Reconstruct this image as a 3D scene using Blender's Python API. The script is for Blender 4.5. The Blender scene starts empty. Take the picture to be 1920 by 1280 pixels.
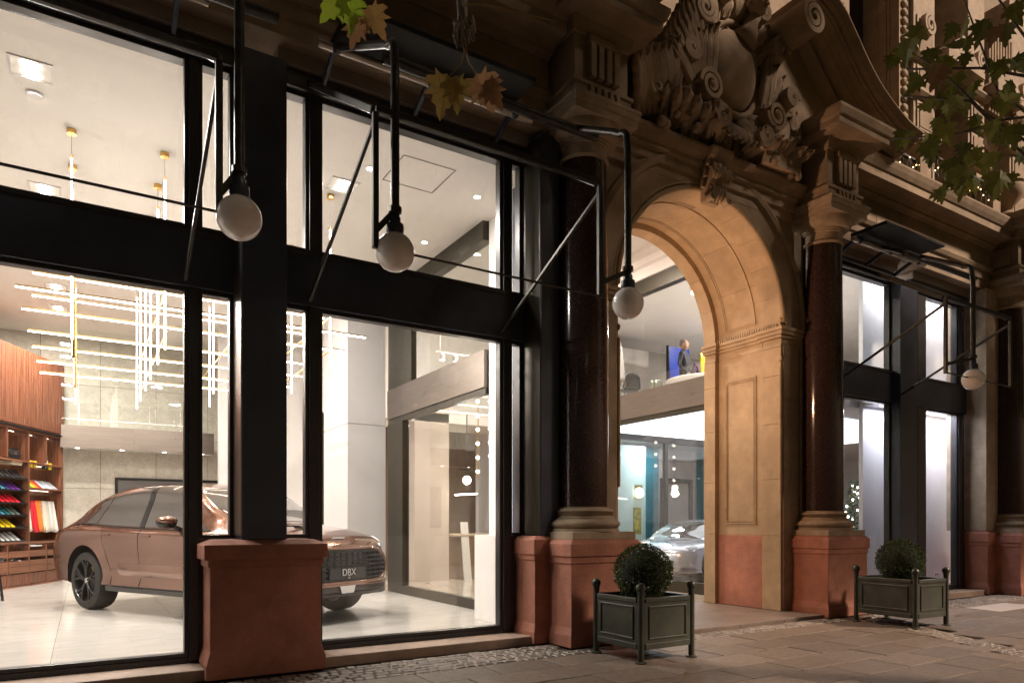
import bpy, bmesh, math, random
from mathutils import Vector, Matrix
random.seed(7)
R = math.radians
PI = math.pi
sc = bpy.context.scene
C = sc.collection

# ------------------------------------------------------------------ camera, sky, sun, exposure
HC = 1.3                       # eye height
FPX, HZ = 1300.0, 982.0        # focal length and horizon in photo pixels
_n = math.hypot(2100, 1300)
CX, SX = 2100 / _n, 1300 / _n
cam_data = bpy.data.cameras.new('camera')
cam = bpy.data.objects.new('camera', cam_data)
C.objects.link(cam)
cam.location = (0, 0, HC)
cam.rotation_euler = (R(90), 0, -math.atan2(1300, 2100))
cam_data.sensor_width = 36
cam_data.lens = FPX / 1920 * 36
cam_data.shift_y = (HZ - 640) / 1920
cam_data.clip_start = 0.05
cam_data.clip_end = 300
sc.camera = cam

SUN_DIR = Vector((0.50, -0.60, 0.62)).normalized()     # towards the light
w = bpy.data.worlds.new('World')
sc.world = w
w.use_nodes = True
wn = w.node_tree
bg = wn.nodes['Background']
sky = wn.nodes.new('ShaderNodeTexSky')
sky.sky_type = 'NISHITA'
sky.sun_disc = False
sky.sun_elevation = math.asin(SUN_DIR.z)
sky.sun_rotation = math.atan2(SUN_DIR.x, SUN_DIR.y)
sky.dust_density = 4.0
tint = wn.nodes.new('ShaderNodeMix'); tint.data_type = 'RGBA'; tint.blend_type = 'MULTIPLY'; tint.inputs[0].default_value = 1
tint.inputs[7].default_value = (1, .76, .60, 1)            # night sky over a city lit by warm street lamps
wn.links.new(sky.outputs[0], tint.inputs[6]); wn.links.new(tint.outputs[2], bg.inputs[0])
bg.inputs[1].default_value = 0.0112
sun_data = bpy.data.lights.new('sun', 'SUN')
sun_data.energy = 2.9
sun_data.angle = R(7)
sun_data.color = (1.0, 0.77, 0.60)
sun = bpy.data.objects.new('sun', sun_data)
C.objects.link(sun)
sun.rotation_euler = SUN_DIR.to_track_quat('Z', 'Y').to_euler()
sun.location = (6, -8, 14)

sc.view_settings.view_transform = 'Standard'
sc.view_settings.look = 'None'
sc.view_settings.exposure = 0.85
sc.view_settings.gamma = 1
sc.view_settings.use_curve_mapping = False
sc.render.engine = 'CYCLES'
cy = sc.cycles
cy.use_denoising = True
cy.max_bounces = 9
cy.diffuse_bounces = 4
cy.glossy_bounces = 4
cy.transmission_bounces = 6
cy.transparent_max_bounces = 16
cy.caustics_reflective = False
cy.caustics_refractive = False
cy.sample_clamp_indirect = 4.0
cy.blur_glossy = 0.5

# ------------------------------------------------------------------ photo pixel -> direction
def ray(x, y):
    r = (x - 960) / FPX
    return Vector((SX + CX * r, CX - SX * r, (HZ - y) / FPX))
def onY(x, y, Y):
    d = ray(x, y); return Vector((0, 0, HC)) + d * (Y / d.y)
def onD(x, y, depth):
    return Vector((0, 0, HC)) + ray(x, y) * depth

# ------------------------------------------------------------------ objects
def tag(o, label=None, cat=None, group=None, kind=None):
    if label: o['label'] = label
    if cat: o['category'] = cat
    if group: o['group'] = group
    if kind: o['kind'] = kind
    return o
def thing(name, label, cat, loc=(0, 0, 0), group=None):
    o = bpy.data.objects.new(name, None)
    o.empty_display_size = 0.1
    C.objects.link(o)
    o.location = loc
    return tag(o, label, cat, group)
def root_loc(p):
    while p.parent: p = p.parent
    return p.location.copy()
def depth_of(p):
    n = 0
    while p.parent: p = p.parent; n += 1
    return n
class MB:
    def __init__(s): s.v = []; s.f = []
    def add(s, vs, fs):
        n = len(s.v); s.v += [tuple(q) for q in vs]; s.f += [tuple(i + n for i in f) for f in fs]; return s
    def box(s, x0, x1, y0, y1, z0, z1):
        return s.add([(x0,y0,z0),(x1,y0,z0),(x1,y1,z0),(x0,y1,z0),(x0,y0,z1),(x1,y0,z1),(x1,y1,z1),(x0,y1,z1)],
                     [(0,3,2,1),(4,5,6,7),(0,1,5,4),(1,2,6,5),(2,3,7,6),(3,0,4,7)])
    def frustum(s, a, za, b, zb):      # a, b = (x0,x1,y0,y1)
        return s.add([(a[0],a[2],za),(a[1],a[2],za),(a[1],a[3],za),(a[0],a[3],za),(b[0],b[2],zb),(b[1],b[2],zb),(b[1],b[3],zb),(b[0],b[3],zb)],
                     [(0,3,2,1),(4,5,6,7),(0,1,5,4),(1,2,6,5),(2,3,7,6),(3,0,4,7)])
    def loopstack(s, rects):           # list of (x0,x1,y0,y1,z): closed stack of rectangles
        n = len(rects); vs = []; fs = []
        for (x0, x1, y0, y1, z) in rects: vs += [(x0,y0,z),(x1,y0,z),(x1,y1,z),(x0,y1,z)]
        for i in range(n - 1):
            for k in range(4):
                a, b = i*4+k, i*4+(k+1) % 4
                fs.append((a, b, b+4, a+4))
        fs.append((3,2,1,0)); m = (n-1)*4; fs.append((m,m+1,m+2,m+3))
        return s.add(vs, fs)
    def prism(s, pts, axis, a0, a1):   # polygon pts in the two other axes, extruded
        n = len(pts)
        def mk(a, p):
            if axis == 'x': return (a, p[0], p[1])
            if axis == 'y': return (p[0], a, p[1])
            return (p[0], p[1], a)
        vs = [mk(a0, p) for p in pts] + [mk(a1, p) for p in pts]
        fs = [tuple(range(n)), tuple(range(2*n-1, n-1, -1))]
        fs += [(i, i+n, (i+1) % n + n, (i+1) % n) for i in range(n)]
        return s.add(vs, fs)
    def tube(s, pts, r, n=8, caps=True):
        pts = [Vector(p) for p in pts]; rs = r if isinstance(r, (list, tuple)) else [r]*len(pts)
        vs = []; fs = []; up = None
        for i, p in enumerate(pts):
            t = (pts[min(i+1, len(pts)-1)] - pts[max(i-1, 0)]).normalized()
            if up is None:
                up = Vector((0,0,1)) if abs(t.z) < .9 else Vector((1,0,0))
            a = t.cross(up).normalized(); b = a.cross(t).normalized(); up = b
            for k in range(n):
                q = p + (a*math.cos(2*PI*k/n) + b*math.sin(2*PI*k/n))*rs[i]
                vs.append(q)
        for i in range(len(pts)-1):
            for k in range(n):
                fs.append((i*n+k, i*n+(k+1) % n, (i+1)*n+(k+1) % n, (i+1)*n+k))
        if caps:
            fs.append(tuple(range(n-1, -1, -1))); m = (len(pts)-1)*n; fs.append(tuple(range(m, m+n)))
        return s.add(vs, fs)
    def bar(s, a, b, w, h):
        a = Vector(a); b = Vector(b); t = (b-a).normalized()
        up = Vector((0,0,1)) if abs(t.z) < .95 else Vector((0,1,0))
        x = t.cross(up).normalized()*w/2; y = x.cross(t).normalized()*h/2
        vs = [a-x-y, a+x-y, a+x+y, a-x+y, b-x-y, b+x-y, b+x+y, b-x+y]
        return s.add(vs, [(0,3,2,1),(4,5,6,7),(0,1,5,4),(1,2,6,5),(2,3,7,6),(3,0,4,7)])
    def lathe(s, prof, cx=0, cy=0, n=32, cap=True):
        vs = []; fs = []; m = len(prof)
        for (r, z) in prof:
            for k in range(n): vs.append((cx + r*math.cos(2*PI*k/n), cy + r*math.sin(2*PI*k/n), z))
        for i in range(m-1):
            for k in range(n): fs.append((i*n+k, i*n+(k+1) % n, (i+1)*n+(k+1) % n, (i+1)*n+k))
        if cap: fs.append(tuple(range(n-1, -1, -1))); fs.append(tuple(range((m-1)*n, m*n)))
        return s.add(vs, fs)
    def sphere(s, c, r, n=16, m=10, sq=(1,1,1)):
        vs = []; fs = []
        for i in range(m+1):
            th = PI*i/m
            for k in range(n):
                vs.append((c[0]+r*sq[0]*math.sin(th)*math.cos(2*PI*k/n), c[1]+r*sq[1]*math.sin(th)*math.sin(2*PI*k/n), c[2]-r*sq[2]*math.cos(th)))
        for i in range(m):
            for k in range(n): fs.append((i*n+k, i*n+(k+1) % n, (i+1)*n+(k+1) % n, (i+1)*n+k))
        return s.add(vs, fs)
    def grid(s, fn, nu, nv, wrap=False):
        vs = [fn(i/nu, j/nv) for i in range(nu+1) for j in range(nv+1)]
        fs = [(i*(nv+1)+j, (i+1)*(nv+1)+j, (i+1)*(nv+1)+j+1, i*(nv+1)+j+1) for i in range(nu) for j in range(nv)]
        return s.add(vs, fs)
    def arc(s, prof, xc, zc, a0, a1, n):  # closed profile [(radius, y)] swept round an arc in the XZ plane
        m = len(prof); vs = []; fs = []
        for i in range(n+1):
            a = a0 + (a1-a0)*i/n
            for (r, y) in prof: vs.append((xc + r*math.cos(a), y, zc + r*math.sin(a)))
        for i in range(n):
            for k in range(m): fs.append((i*m+k, i*m+(k+1) % m, (i+1)*m+(k+1) % m, (i+1)*m+k))
        fs.append(tuple(range(m-1, -1, -1))); fs.append(tuple(range(n*m, n*m+m)))
        return s.add(vs, fs)
    def sweep(s, prof, path):             # closed profile [(normal offset, y)] along a path [(x,z)] in the XZ plane
        m = len(prof); vs = []; fs = []; n = len(path)
        for i, (x, z) in enumerate(path):
            x0, z0 = path[max(i-1, 0)]; x1, z1 = path[min(i+1, n-1)]
            dx, dz = x1-x0, z1-z0; l = math.hypot(dx, dz) or 1
            nx, nz = -dz/l, dx/l
            for (o, y) in prof: vs.append((x+nx*o, y, z+nz*o))
        for i in range(n-1):
            for k in range(m): fs.append((i*m+k, i*m+(k+1) % m, (i+1)*m+(k+1) % m, (i+1)*m+k))
        fs.append(tuple(range(m-1, -1, -1))); fs.append(tuple(range((n-1)*m, n*m)))
        return s.add(vs, fs)
def link_mesh(name, me, parent, mat):
    o = bpy.data.objects.new(name, me)
    C.objects.link(o)
    if mat is not None and not me.materials: me.materials.append(mat)
    if parent is not None: o.parent = parent
    return o
def obj(name, mb, mat, parent=None, smooth=False, bev=0, kind=None, local=False, segs=2):
    me = bpy.data.meshes.new(name)
    off = Vector((0,0,0)) if (parent is None or local) else root_loc(parent)
    me.from_pydata([(v[0]-off.x, v[1]-off.y, v[2]-off.z) for v in mb.v], [], mb.f)
    me.update()
    bm = bmesh.new(); bm.from_mesh(me)
    bmesh.ops.recalc_face_normals(bm, faces=bm.faces)
    bm.to_mesh(me); bm.free()
    if smooth:
        me.polygons.foreach_set('use_smooth', [True]*len(me.polygons))
        if smooth == 'auto': me.set_sharp_from_angle(angle=R(38))
    o = link_mesh(name, me, parent, mat)
    if bev:
        b = o.modifiers.new('bevel', 'BEVEL'); b.width = bev; b.segments = segs; b.limit_method = 'ANGLE'; b.angle_limit = R(40)
    if kind: o['kind'] = kind
    return o
def copy_tree(o, parent=None):
    c = o.copy(); C.objects.link(c)
    if parent is not None: c.parent = parent
    for ch in o.children: copy_tree(ch, c)
    return c
def struct(name, mb, mat, **k):
    return obj(name, mb, mat, kind='structure', **k)

# ------------------------------------------------------------------ materials
def newmat(name):
    m = bpy.data.materials.new(name); m.use_nodes = True
    nt = m.node_tree; b = nt.nodes['Principled BSDF']
    return m, nt, b
def N(nt, t, **k):
    n = nt.nodes.new(t)
    for a, v in k.items(): setattr(n, a, v)
    return n
def pm(name, col, rough=.6, metal=0, var=.12, scale=4, bump=0, bscale=40, coat=0, spec=.5, rvar=.0, stain=0, island=0, stretch=None):
    m, nt, b = newmat(name); L = nt.links.new
    tc = N(nt, 'ShaderNodeTexCoord'); src = tc.outputs['Object']
    if stretch:
        mp = N(nt, 'ShaderNodeMapping'); mp.inputs['Scale'].default_value = stretch; L(src, mp.inputs[0]); src = mp.outputs[0]
    n1 = N(nt, 'ShaderNodeTexNoise'); n1.inputs['Scale'].default_value = scale; n1.inputs['Detail'].default_value = 6; n1.inputs['Roughness'].default_value = .62
    L(src, n1.inputs['Vector'])
    cr = N(nt, 'ShaderNodeValToRGB')
    cr.color_ramp.elements[0].position = .3; cr.color_ramp.elements[1].position = .72
    cr.color_ramp.elements[0].color = [c*(1-var) for c in col] + [1]
    cr.color_ramp.elements[1].color = [min(1, c*(1+var)) for c in col] + [1]
    L(n1.outputs['Fac'], cr.inputs[0]); out = cr.outputs[0]
    if stain:
        n2 = N(nt, 'ShaderNodeTexNoise'); n2.inputs['Scale'].default_value = scale*.23; n2.inputs['Detail'].default_value = 8; n2.inputs['Roughness'].default_value = .7
        L(tc.outputs['Object'], n2.inputs['Vector'])
        r2 = N(nt, 'ShaderNodeValToRGB'); r2.color_ramp.elements[0].position = .38; r2.color_ramp.elements[1].position = .66
        r2.color_ramp.elements[0].color = [1-stain]*3 + [1]; r2.color_ramp.elements[1].color = (1,1,1,1)
        L(n2.outputs['Fac'], r2.inputs[0])
        mx = N(nt, 'ShaderNodeMix', data_type='RGBA', blend_type='MULTIPLY'); mx.inputs[0].default_value = 1
        L(out, mx.inputs[6]); L(r2.outputs[0], mx.inputs[7]); out = mx.outputs[2]
    if island:
        oi = N(nt, 'ShaderNodeObjectInfo'); g = N(nt, 'ShaderNodeNewGeometry')
        ad = N(nt, 'ShaderNodeMath', operation='ADD'); L(oi.outputs['Random'], ad.inputs[0]); L(g.outputs['Random Per Island'], ad.inputs[1])
        fr = N(nt, 'ShaderNodeMath', operation='FRACT'); L(ad.outputs[0], fr.inputs[0])
        mr = N(nt, 'ShaderNodeMapRange'); mr.inputs[3].default_value = 1-island; mr.inputs[4].default_value = 1+island; L(fr.outputs[0], mr.inputs[0])
        hs = N(nt, 'ShaderNodeHueSaturation'); L(out, hs.inputs['Color']); L(mr.outputs[0], hs.inputs['Value']); out = hs.outputs[0]
    L(out, b.inputs['Base Color'])
    b.inputs['Roughness'].default_value = rough; b.inputs['Metallic'].default_value = metal
    b.inputs['Specular IOR Level'].default_value = spec
    if coat: b.inputs['Coat Weight'].default_value = coat; b.inputs['Coat Roughness'].default_value = .04
    if rvar:
        mr = N(nt, 'ShaderNodeMapRange'); mr.inputs[3].default_value = max(0, rough-rvar); mr.inputs[4].default_value = min(1, rough+rvar)
        L(n1.outputs['Fac'], mr.inputs[0]); L(mr.outputs[0], b.inputs['Roughness'])
    if bump:
        n3 = N(nt, 'ShaderNodeTexNoise'); n3.inputs['Scale'].default_value = bscale; n3.inputs['Detail'].default_value = 5
        L(src, n3.inputs['Vector'])
        bp = N(nt, 'ShaderNodeBump'); bp.inputs['Strength'].default_value = bump; bp.inputs['Distance'].default_value = .01
        L(n3.outputs['Fac'], bp.inputs['Height']); L(bp.outputs[0], b.inputs['Normal'])
    return m
def emit(name, col, s):
    m, nt, b = newmat(name)
    b.inputs['Base Color'].default_value = (.8,.8,.8,1); b.inputs['Emission Color'].default_value = (*col, 1); b.inputs['Emission Strength'].default_value = s
    return m
def glassmat(name, tint=(.97,.985,.98), refl=1.0, rough=0.0):
    m, nt, b = newmat(name); L = nt.links.new
    nt.nodes.remove(b); out = nt.nodes['Material Output']
    t = N(nt, 'ShaderNodeBsdfTransparent'); t.inputs[0].default_value = (*tint, 1)
    g = N(nt, 'ShaderNodeBsdfGlossy'); g.inputs['Roughness'].default_value = rough; g.inputs[0].default_value = (refl, refl, refl, 1)
    lw = N(nt, 'ShaderNodeLayerWeight'); lw.inputs[0].default_value = .5      # Schlick reflectance, the same from both sides
    p5 = N(nt, 'ShaderNodeMath', operation='POWER'); L(lw.outputs['Facing'], p5.inputs[0]); p5.inputs[1].default_value = 5
    f = N(nt, 'ShaderNodeMath', operation='MULTIPLY_ADD'); L(p5.outputs[0], f.inputs[0]); f.inputs[1].default_value = .96; f.inputs[2].default_value = .04
    mx = N(nt, 'ShaderNodeMixShader'); L(f.outputs[0], mx.inputs[0]); L(t.outputs[0], mx.inputs[1]); L(g.outputs[0], mx.inputs[2])
    L(mx.outputs[0], out.inputs[0])
    return m
def granite():
    m, nt, b = newmat('polished_granite'); L = nt.links.new
    tc = N(nt, 'ShaderNodeTexCoord')
    v = N(nt, 'ShaderNodeTexVoronoi'); v.inputs['Scale'].default_value = 130; L(tc.outputs['Object'], v.inputs['Vector'])
    n = N(nt, 'ShaderNodeTexNoise'); n.inputs['Scale'].default_value = 60; n.inputs['Detail'].default_value = 4; L(tc.outputs['Object'], n.inputs['Vector'])
    cr = N(nt, 'ShaderNodeValToRGB'); e = cr.color_ramp.elements
    e[0].position = .1; e[0].color = (.014,.008,.007,1); e[1].position = .95; e[1].color = (.135,.078,.068,1)
    k = e.new(.55); k.color = (.038,.020,.019,1)
    mx = N(nt, 'ShaderNodeMix', data_type='RGBA', blend_type='MIX'); mx.inputs[0].default_value = .45
    L(v.outputs['Color'], mx.inputs[6]); L(n.outputs['Fac'], mx.inputs[7]); L(mx.outputs[2], cr.inputs[0])
    L(cr.outputs[0], b.inputs['Base Color']); b.inputs['Roughness'].default_value = .13; b.inputs['Specular IOR Level'].default_value = .6
    return m
def woodmat(name, c0, c1, axis='z', sc_=14, rough=.45):
    m, nt, b = newmat(name); L = nt.links.new
    tc = N(nt, 'ShaderNodeTexCoord'); mp = N(nt, 'ShaderNodeMapping')
    mp.inputs['Scale'].default_value = {'z': (sc_, sc_, .6), 'x': (.6, sc_, sc_), 'y': (sc_, .6, sc_)}[axis]
    L(tc.outputs['Object'], mp.inputs[0])
    n = N(nt, 'ShaderNodeTexNoise'); n.inputs['Scale'].default_value = 2.2; n.inputs['Detail'].default_value = 7; n.inputs['Distortion'].default_value = .6; L(mp.outputs[0], n.inputs['Vector'])
    cr = N(nt, 'ShaderNodeValToRGB'); cr.color_ramp.elements[0].position = .32; cr.color_ramp.elements[1].position = .7
    cr.color_ramp.elements[0].color = (*c0, 1); cr.color_ramp.elements[1].color = (*c1, 1)
    L(n.outputs['Fac'], cr.inputs[0]); L(cr.outputs[0], b.inputs['Base Color']); b.inputs['Roughness'].default_value = rough
    return m
def leafmat(name, c0, c1, rough=.45, trans=.35):
    m, nt, b = newmat(name); L = nt.links.new
    g = N(nt, 'ShaderNodeNewGeometry'); oi = N(nt, 'ShaderNodeObjectInfo')
    ad = N(nt, 'ShaderNodeMath', operation='ADD'); L(oi.outputs['Random'], ad.inputs[0]); L(g.outputs['Random Per Island'], ad.inputs[1])
    fr = N(nt, 'ShaderNodeMath', operation='FRACT'); L(ad.outputs[0], fr.inputs[0])
    tc = N(nt, 'ShaderNodeTexCoord'); n = N(nt, 'ShaderNodeTexNoise'); n.inputs['Scale'].default_value = 16; n.inputs['Detail'].default_value = 4; L(tc.outputs['Object'], n.inputs['Vector'])
    a2 = N(nt, 'ShaderNodeMath', operation='MULTIPLY_ADD'); a2.inputs[1].default_value = .5; L(fr.outputs[0], a2.inputs[0])
    m2 = N(nt, 'ShaderNodeMath', operation='MULTIPLY'); m2.inputs[1].default_value = .5; L(n.outputs['Fac'], m2.inputs[0]); L(m2.outputs[0], a2.inputs[2])
    cr = N(nt, 'ShaderNodeValToRGB'); cr.color_ramp.elements[0].color = (*c0, 1); cr.color_ramp.elements[1].color = (*c1, 1)
    cr.color_ramp.elements[0].position = .25; cr.color_ramp.elements[1].position = .85
    L(a2.outputs[0], cr.inputs[0]); L(cr.outputs[0], b.inputs['Base Color']); b.inputs['Roughness'].default_value = rough
    if trans:
        out = nt.nodes['Material Output']; t = N(nt, 'ShaderNodeBsdfTranslucent'); L(cr.outputs[0], t.inputs[0])
        mx = N(nt, 'ShaderNodeMixShader'); mx.inputs[0].default_value = trans
        L(b.outputs[0], mx.inputs[1]); L(t.outputs[0], mx.inputs[2]); L(mx.outputs[0], out.inputs[0])
    return m
M = {}
M['stone'] = pm('sandstone', (.36,.265,.175), .85, var=.16, scale=5, bump=.35, bscale=60, stain=.35)
M['stone_arch'] = pm('arch_sandstone', (.46,.335,.205), .8, var=.15, scale=4, bump=.3, bscale=50, stain=.25, island=.05)
M['stone_base'] = pm('column_base_sandstone', (.44,.34,.24), .8, var=.18, scale=7, bump=.4, bscale=70, stain=.3)
M['terra'] = pm('terracotta_paint', (.46,.185,.12), .75, var=.13, scale=7, bump=.6, bscale=34, stain=.30)
M['granite'] = granite()
M['black'] = pm('blackened_metal', (.038,.046,.070), .34, var=.25, scale=3, bump=.04, rvar=.08)
M['frame'] = pm('dark_window_frame', (.032,.030,.031), .32, var=.2, scale=5, rvar=.06)
M['bracket'] = pm('weathered_bracket_metal', (.055,.05,.042), .42, metal=.5, var=.4, scale=14, rvar=.12, stain=.3)
M['cassette'] = pm('awning_cassette_metal', (.42,.37,.32), .35, metal=.7, var=.15, scale=6, rvar=.1)
M['steel'] = pm('brushed_steel', (.19,.158,.135), .30, metal=.8, var=.12, scale=2.2, stretch=(1,1,14), rvar=.07)
M['olive'] = pm('olive_bronze_metal', (.045,.038,.026), .35, metal=.5, var=.15, scale=3)
M['globe'] = pm('opal_glass', (.86,.81,.78), .12, var=.01, scale=2, coat=.5)
M['white'] = pm('white_plaster', (.80,.77,.75), .6, var=.03, scale=2)
M['panelwhite'] = pm('column_panel_lacquer', (.60,.57,.56), .3, var=.02, scale=2)
M['whitegloss'] = pm('white_lacquer', (.80,.765,.74), .25, var=.02, scale=2)
M['coolwhite'] = pm('cool_white_plaster', (.76,.76,.79), .6, var=.03, scale=2)
M['ceil'] = pm('ceiling_paint', (.86,.81,.745), .8, var=.02, scale=1)
M['concrete'] = pm('pressed_fibre_concrete', (.60,.54,.45), .75, var=.12, scale=22, bump=.25, bscale=70, island=.06, stain=.2)
M['tile'] = pm('pale_floor_tile', (.52,.49,.45), .16, var=.10, scale=3, stretch=(1,5,1), rvar=.07, island=.03)
M['sill'] = pm('sill_sandstone', (.42,.30,.23), .7, var=.14, scale=9, bump=.2, bscale=60, stain=.25)
M['slab'] = pm('paving_slab', (.215,.165,.128), .46, var=.3, scale=70, bump=.7, bscale=130, island=.18, stain=.42, rvar=.16)
M['sett'] = pm('granite_sett', (.22,.18,.15), .55, var=.22, scale=50, bump=.55, bscale=60, island=.26, rvar=.15)
M['joint'] = pm('joint_sand', (.055,.046,.038), .95, var=.3, scale=60, bump=.6, bscale=200)
M['threshold'] = pm('threshold_stone', (.26,.20,.165), .45, var=.14, scale=12, bump=.15, bscale=90, rvar=.1, stain=.2)
M['glass'] = glassmat('window_glass')
M['glass2'] = glassmat('tinted_partition_glass', (.86,.92,.90))
M['bluglass'] = glassmat('blue_tinted_glass', (.30,.46,.52))
M['walnut'] = woodmat('walnut_veneer', (.085,.028,.014), (.23,.085,.042), 'z')
M['walnut_h'] = woodmat('walnut_veneer_level', (.095,.033,.016), (.26,.10,.05), 'x')
M['gold'] = pm('brushed_brass', (.72,.44,.14), .28, metal=1, var=.08, scale=9)
M['tubelight'] = emit('warm_light_tube', (1,.87,.77), 13)
M['lamp'] = emit('downlight_glow', (1,.93,.84), 14)
M['fairy'] = emit('fairy_bulb_glow', (1,.62,.26), 3)
M['lampwarm'] = emit('bulb_glow', (1,.86,.68), 9)
M['ledcool'] = emit('cool_ceiling_light', (.93,.94,1), 1.25)
M['paint'] = pm('copper_car_paint', (.215,.098,.062), .2, metal=.7, var=.05, scale=2, coat=1)
M['silver'] = pm('silver_car_paint', (.40,.40,.45), .25, metal=.6, var=.04, scale=2, coat=1)
M['carglass'] = pm('dark_car_glass', (.055,.045,.038), .04, var=.1, scale=2, spec=.9, coat=1)
M['trim'] = pm('gloss_black_trim', (.010,.010,.011), .22, var=.2, scale=4)
M['rubber'] = pm('tyre_rubber', (.022,.021,.020), .7, var=.2, scale=20, bump=.3, bscale=70)
M['rim'] = pm('dark_alloy', (.045,.045,.047), .3, metal=.8, var=.2, scale=8)
M['silverrim'] = pm('light_alloy', (.5,.5,.5), .3, metal=.9, var=.1, scale=8)
M['caliper'] = pm('yellow_caliper', (.75,.45,.02), .4)
M['planter'] = pm('olive_painted_metal', (.042,.046,.032), .36, var=.35, scale=6, bump=.06, bscale=30, stain=.25, rvar=.12)
M['soil'] = pm('potting_soil', (.025,.018,.012), .95, var=.4, scale=40, bump=.8, bscale=60)
M['box'] = leafmat('boxwood_leaf', (.018,.036,.010), (.12,.165,.045), .35, .2)
M['leaf'] = leafmat('plane_tree_leaf', (.085,.095,.017), (.25,.24,.042), .5, .4)
M['leaflit'] = leafmat('lit_green_leaf', (.20,.32,.02), (.40,.46,.05), .5, .5)  # strong light on these leaves is put into their brighter colour
M['leafdry'] = leafmat('dry_leaf', (.20,.15,.03), (.34,.19,.075), .6, .35)
M['leafbrown'] = leafmat('brown_dry_leaf', (.19,.10,.045), (.33,.19,.09), .6, .35)
M['bark'] = pm('bark', (.11,.09,.065), .9, var=.35, scale=12, bump=.7, bscale=40)
M['iron'] = pm('wrought_iron', (.012,.011,.010), .5)
M['strip'] = pm('satin_steel_strip', (.36,.31,.27), .38, metal=.45, var=.12, scale=2.2, rvar=.06)
M['hood'] = pm('matt_black_hood', (.008,.008,.008), .85)
M['darkwin'] = pm('dark_window_glass', (.012,.014,.018), .08, spec=.7)
# ------------------------------------------------------------------ the sandstone building
bld = thing('sandstone_building', 'ornate sandstone building with granite columns, round arch and tall lit shop windows', 'building', (7.025, 7.0, 0))
AX1, AX2, AX3, AY = 4.824, 9.235, 14.97, 6.26
XC, ZS, RA, YA = 7.025, 4.14, 1.52, 6.45       # arch centre, springing, radius, front plane
YG = 6.70                                       # glass plane

def column(ax):
    b = MB()
    ent = [(.285,1.475),(.287,1.9),(.288,2.6),(.285,3.4),(.278,4.2),(.268,5.0),(.263,5.34)]
    b.lathe(ent, ax, AY, 56)
    sh = obj('column_shaft', b, M['granite'], bld, smooth='auto')
    p = MB(); fr = lambda h: AY - .43 + (.49 - h) - .0
    def rc(h, z): return (ax-h, ax+h, 5.83 + (.49-h), 6.88, z)
    p.loopstack([rc(.49,0), rc(.49,.127), rc(.465,.21), rc(.465,.875), rc(.476,.885), rc(.476,.95), rc(.492,.958), rc(.492,1.09), rc(.45,1.136)])
    obj('plinth', p, M['terra'], sh, bev=.006)
    p = MB().box(ax-.438, ax+.438, 5.868, 6.87, 1.136, 1.217)
    obj('base_slab', p, M['stone_base'], sh, bev=.006)
    p = MB()
    prof = [(.405,1.217),(.405,1.25)]
    prof += [(.375+.045*math.sin(PI*t/8), 1.252+.10*t/8) for t in range(9)]
    prof += [(.352,1.354),(.352,1.372)]
    prof += [(.352-.03*math.sin(PI*t/6), 1.372+.045*t/6) for t in range(7)]
    prof += [(.318+.03*math.sin(PI*t/6), 1.42+.05*t/6) for t in range(7)] + [(.292,1.474),(.29,1.49)]
    p.lathe(prof, ax, AY, 48); obj('column_base', p, M['stone_base'], sh, smooth='auto')
    p = MB()
    prof = [(.266,5.33)] + [(.268+.022*math.sin(PI*t/6), 5.335+.05*t/6) for t in range(7)] + [(.264,5.39),(.264,5.49),(.285,5.495),(.285,5.52),(.30,5.525),(.30,5.545)]
    prof += [(.31+.10*math.sin(PI/2*t/6), 5.55+.12*(1-math.cos(PI/2*t/6))) for t in range(7)] + [(.415,5.69)]
    p.lathe(prof, ax, AY, 48); obj('capital', p, M['stone_base'], sh, smooth='auto')
    p = MB(); q = lambda h, z: (ax-h, ax+h, AY-h, 6.9, z)
    p.loopstack([q(.43,5.69), q(.43,5.77), q(.445,5.775), q(.455,5.83), q(.465,5.835), q(.465,5.875)])
    obj('abacus', p, M['stone_base'], sh, bev=.005)
    # block with triglyph above the column, then its projecting cornice
    p = MB()
    def r2(h, f, z): return (ax-h, ax+h, f, 6.9, z)
    p.loopstack([r2(.40,5.90,5.876), r2(.40,5.90,6.0), r2(.42,5.88,6.01), r2(.42,5.88,6.05), r2(.37,5.93,6.06), r2(.37,5.93,6.55), r2(.39,5.91,6.56), r2(.41,5.88,6.66), r2(.42,5.87,6.70)])
    eb = obj('entablature_block', p, M['stone'], sh, bev=.005)
    for k in range(4):
        p = MB().box(ax-.20+k*.108, ax-.20+k*.108+.076, 5.855, 5.93, 6.10, 6.46); obj('triglyph_bar', p, M['stone'], sh, bev=.008)
    obj('triglyph_head', MB().box(ax-.215, ax+.215, 5.85, 5.93, 6.462, 6.54), M['stone'], sh, bev=.008)
    for k in range(5):
        p = MB().frustum((ax-.21+k*.09, ax-.21+k*.09+.06, 5.85, 5.90), 5.905, (ax-.20+k*.09, ax-.20+k*.09+.04, 5.86, 5.90), 6.0)
        obj('gutta', p, M['stone'], sh)
    p = MB()
    def r3(h, f, z): return (ax-h, ax+h, f, 6.9, z)
    p.loopstack([r3(.52,5.70,6.70), r3(.60,5.60,6.715), r3(.60,5.60,6.80), r3(.63,5.57,6.815), r3(.66,5.54,6.90), r3(.66,5.54,6.94), r3(.5,5.7,6.97)])
    obj('cornice_block', p, M['stone'], sh, bev=.006)
for ax in (AX1, AX2, AX3): column(ax)

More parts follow.
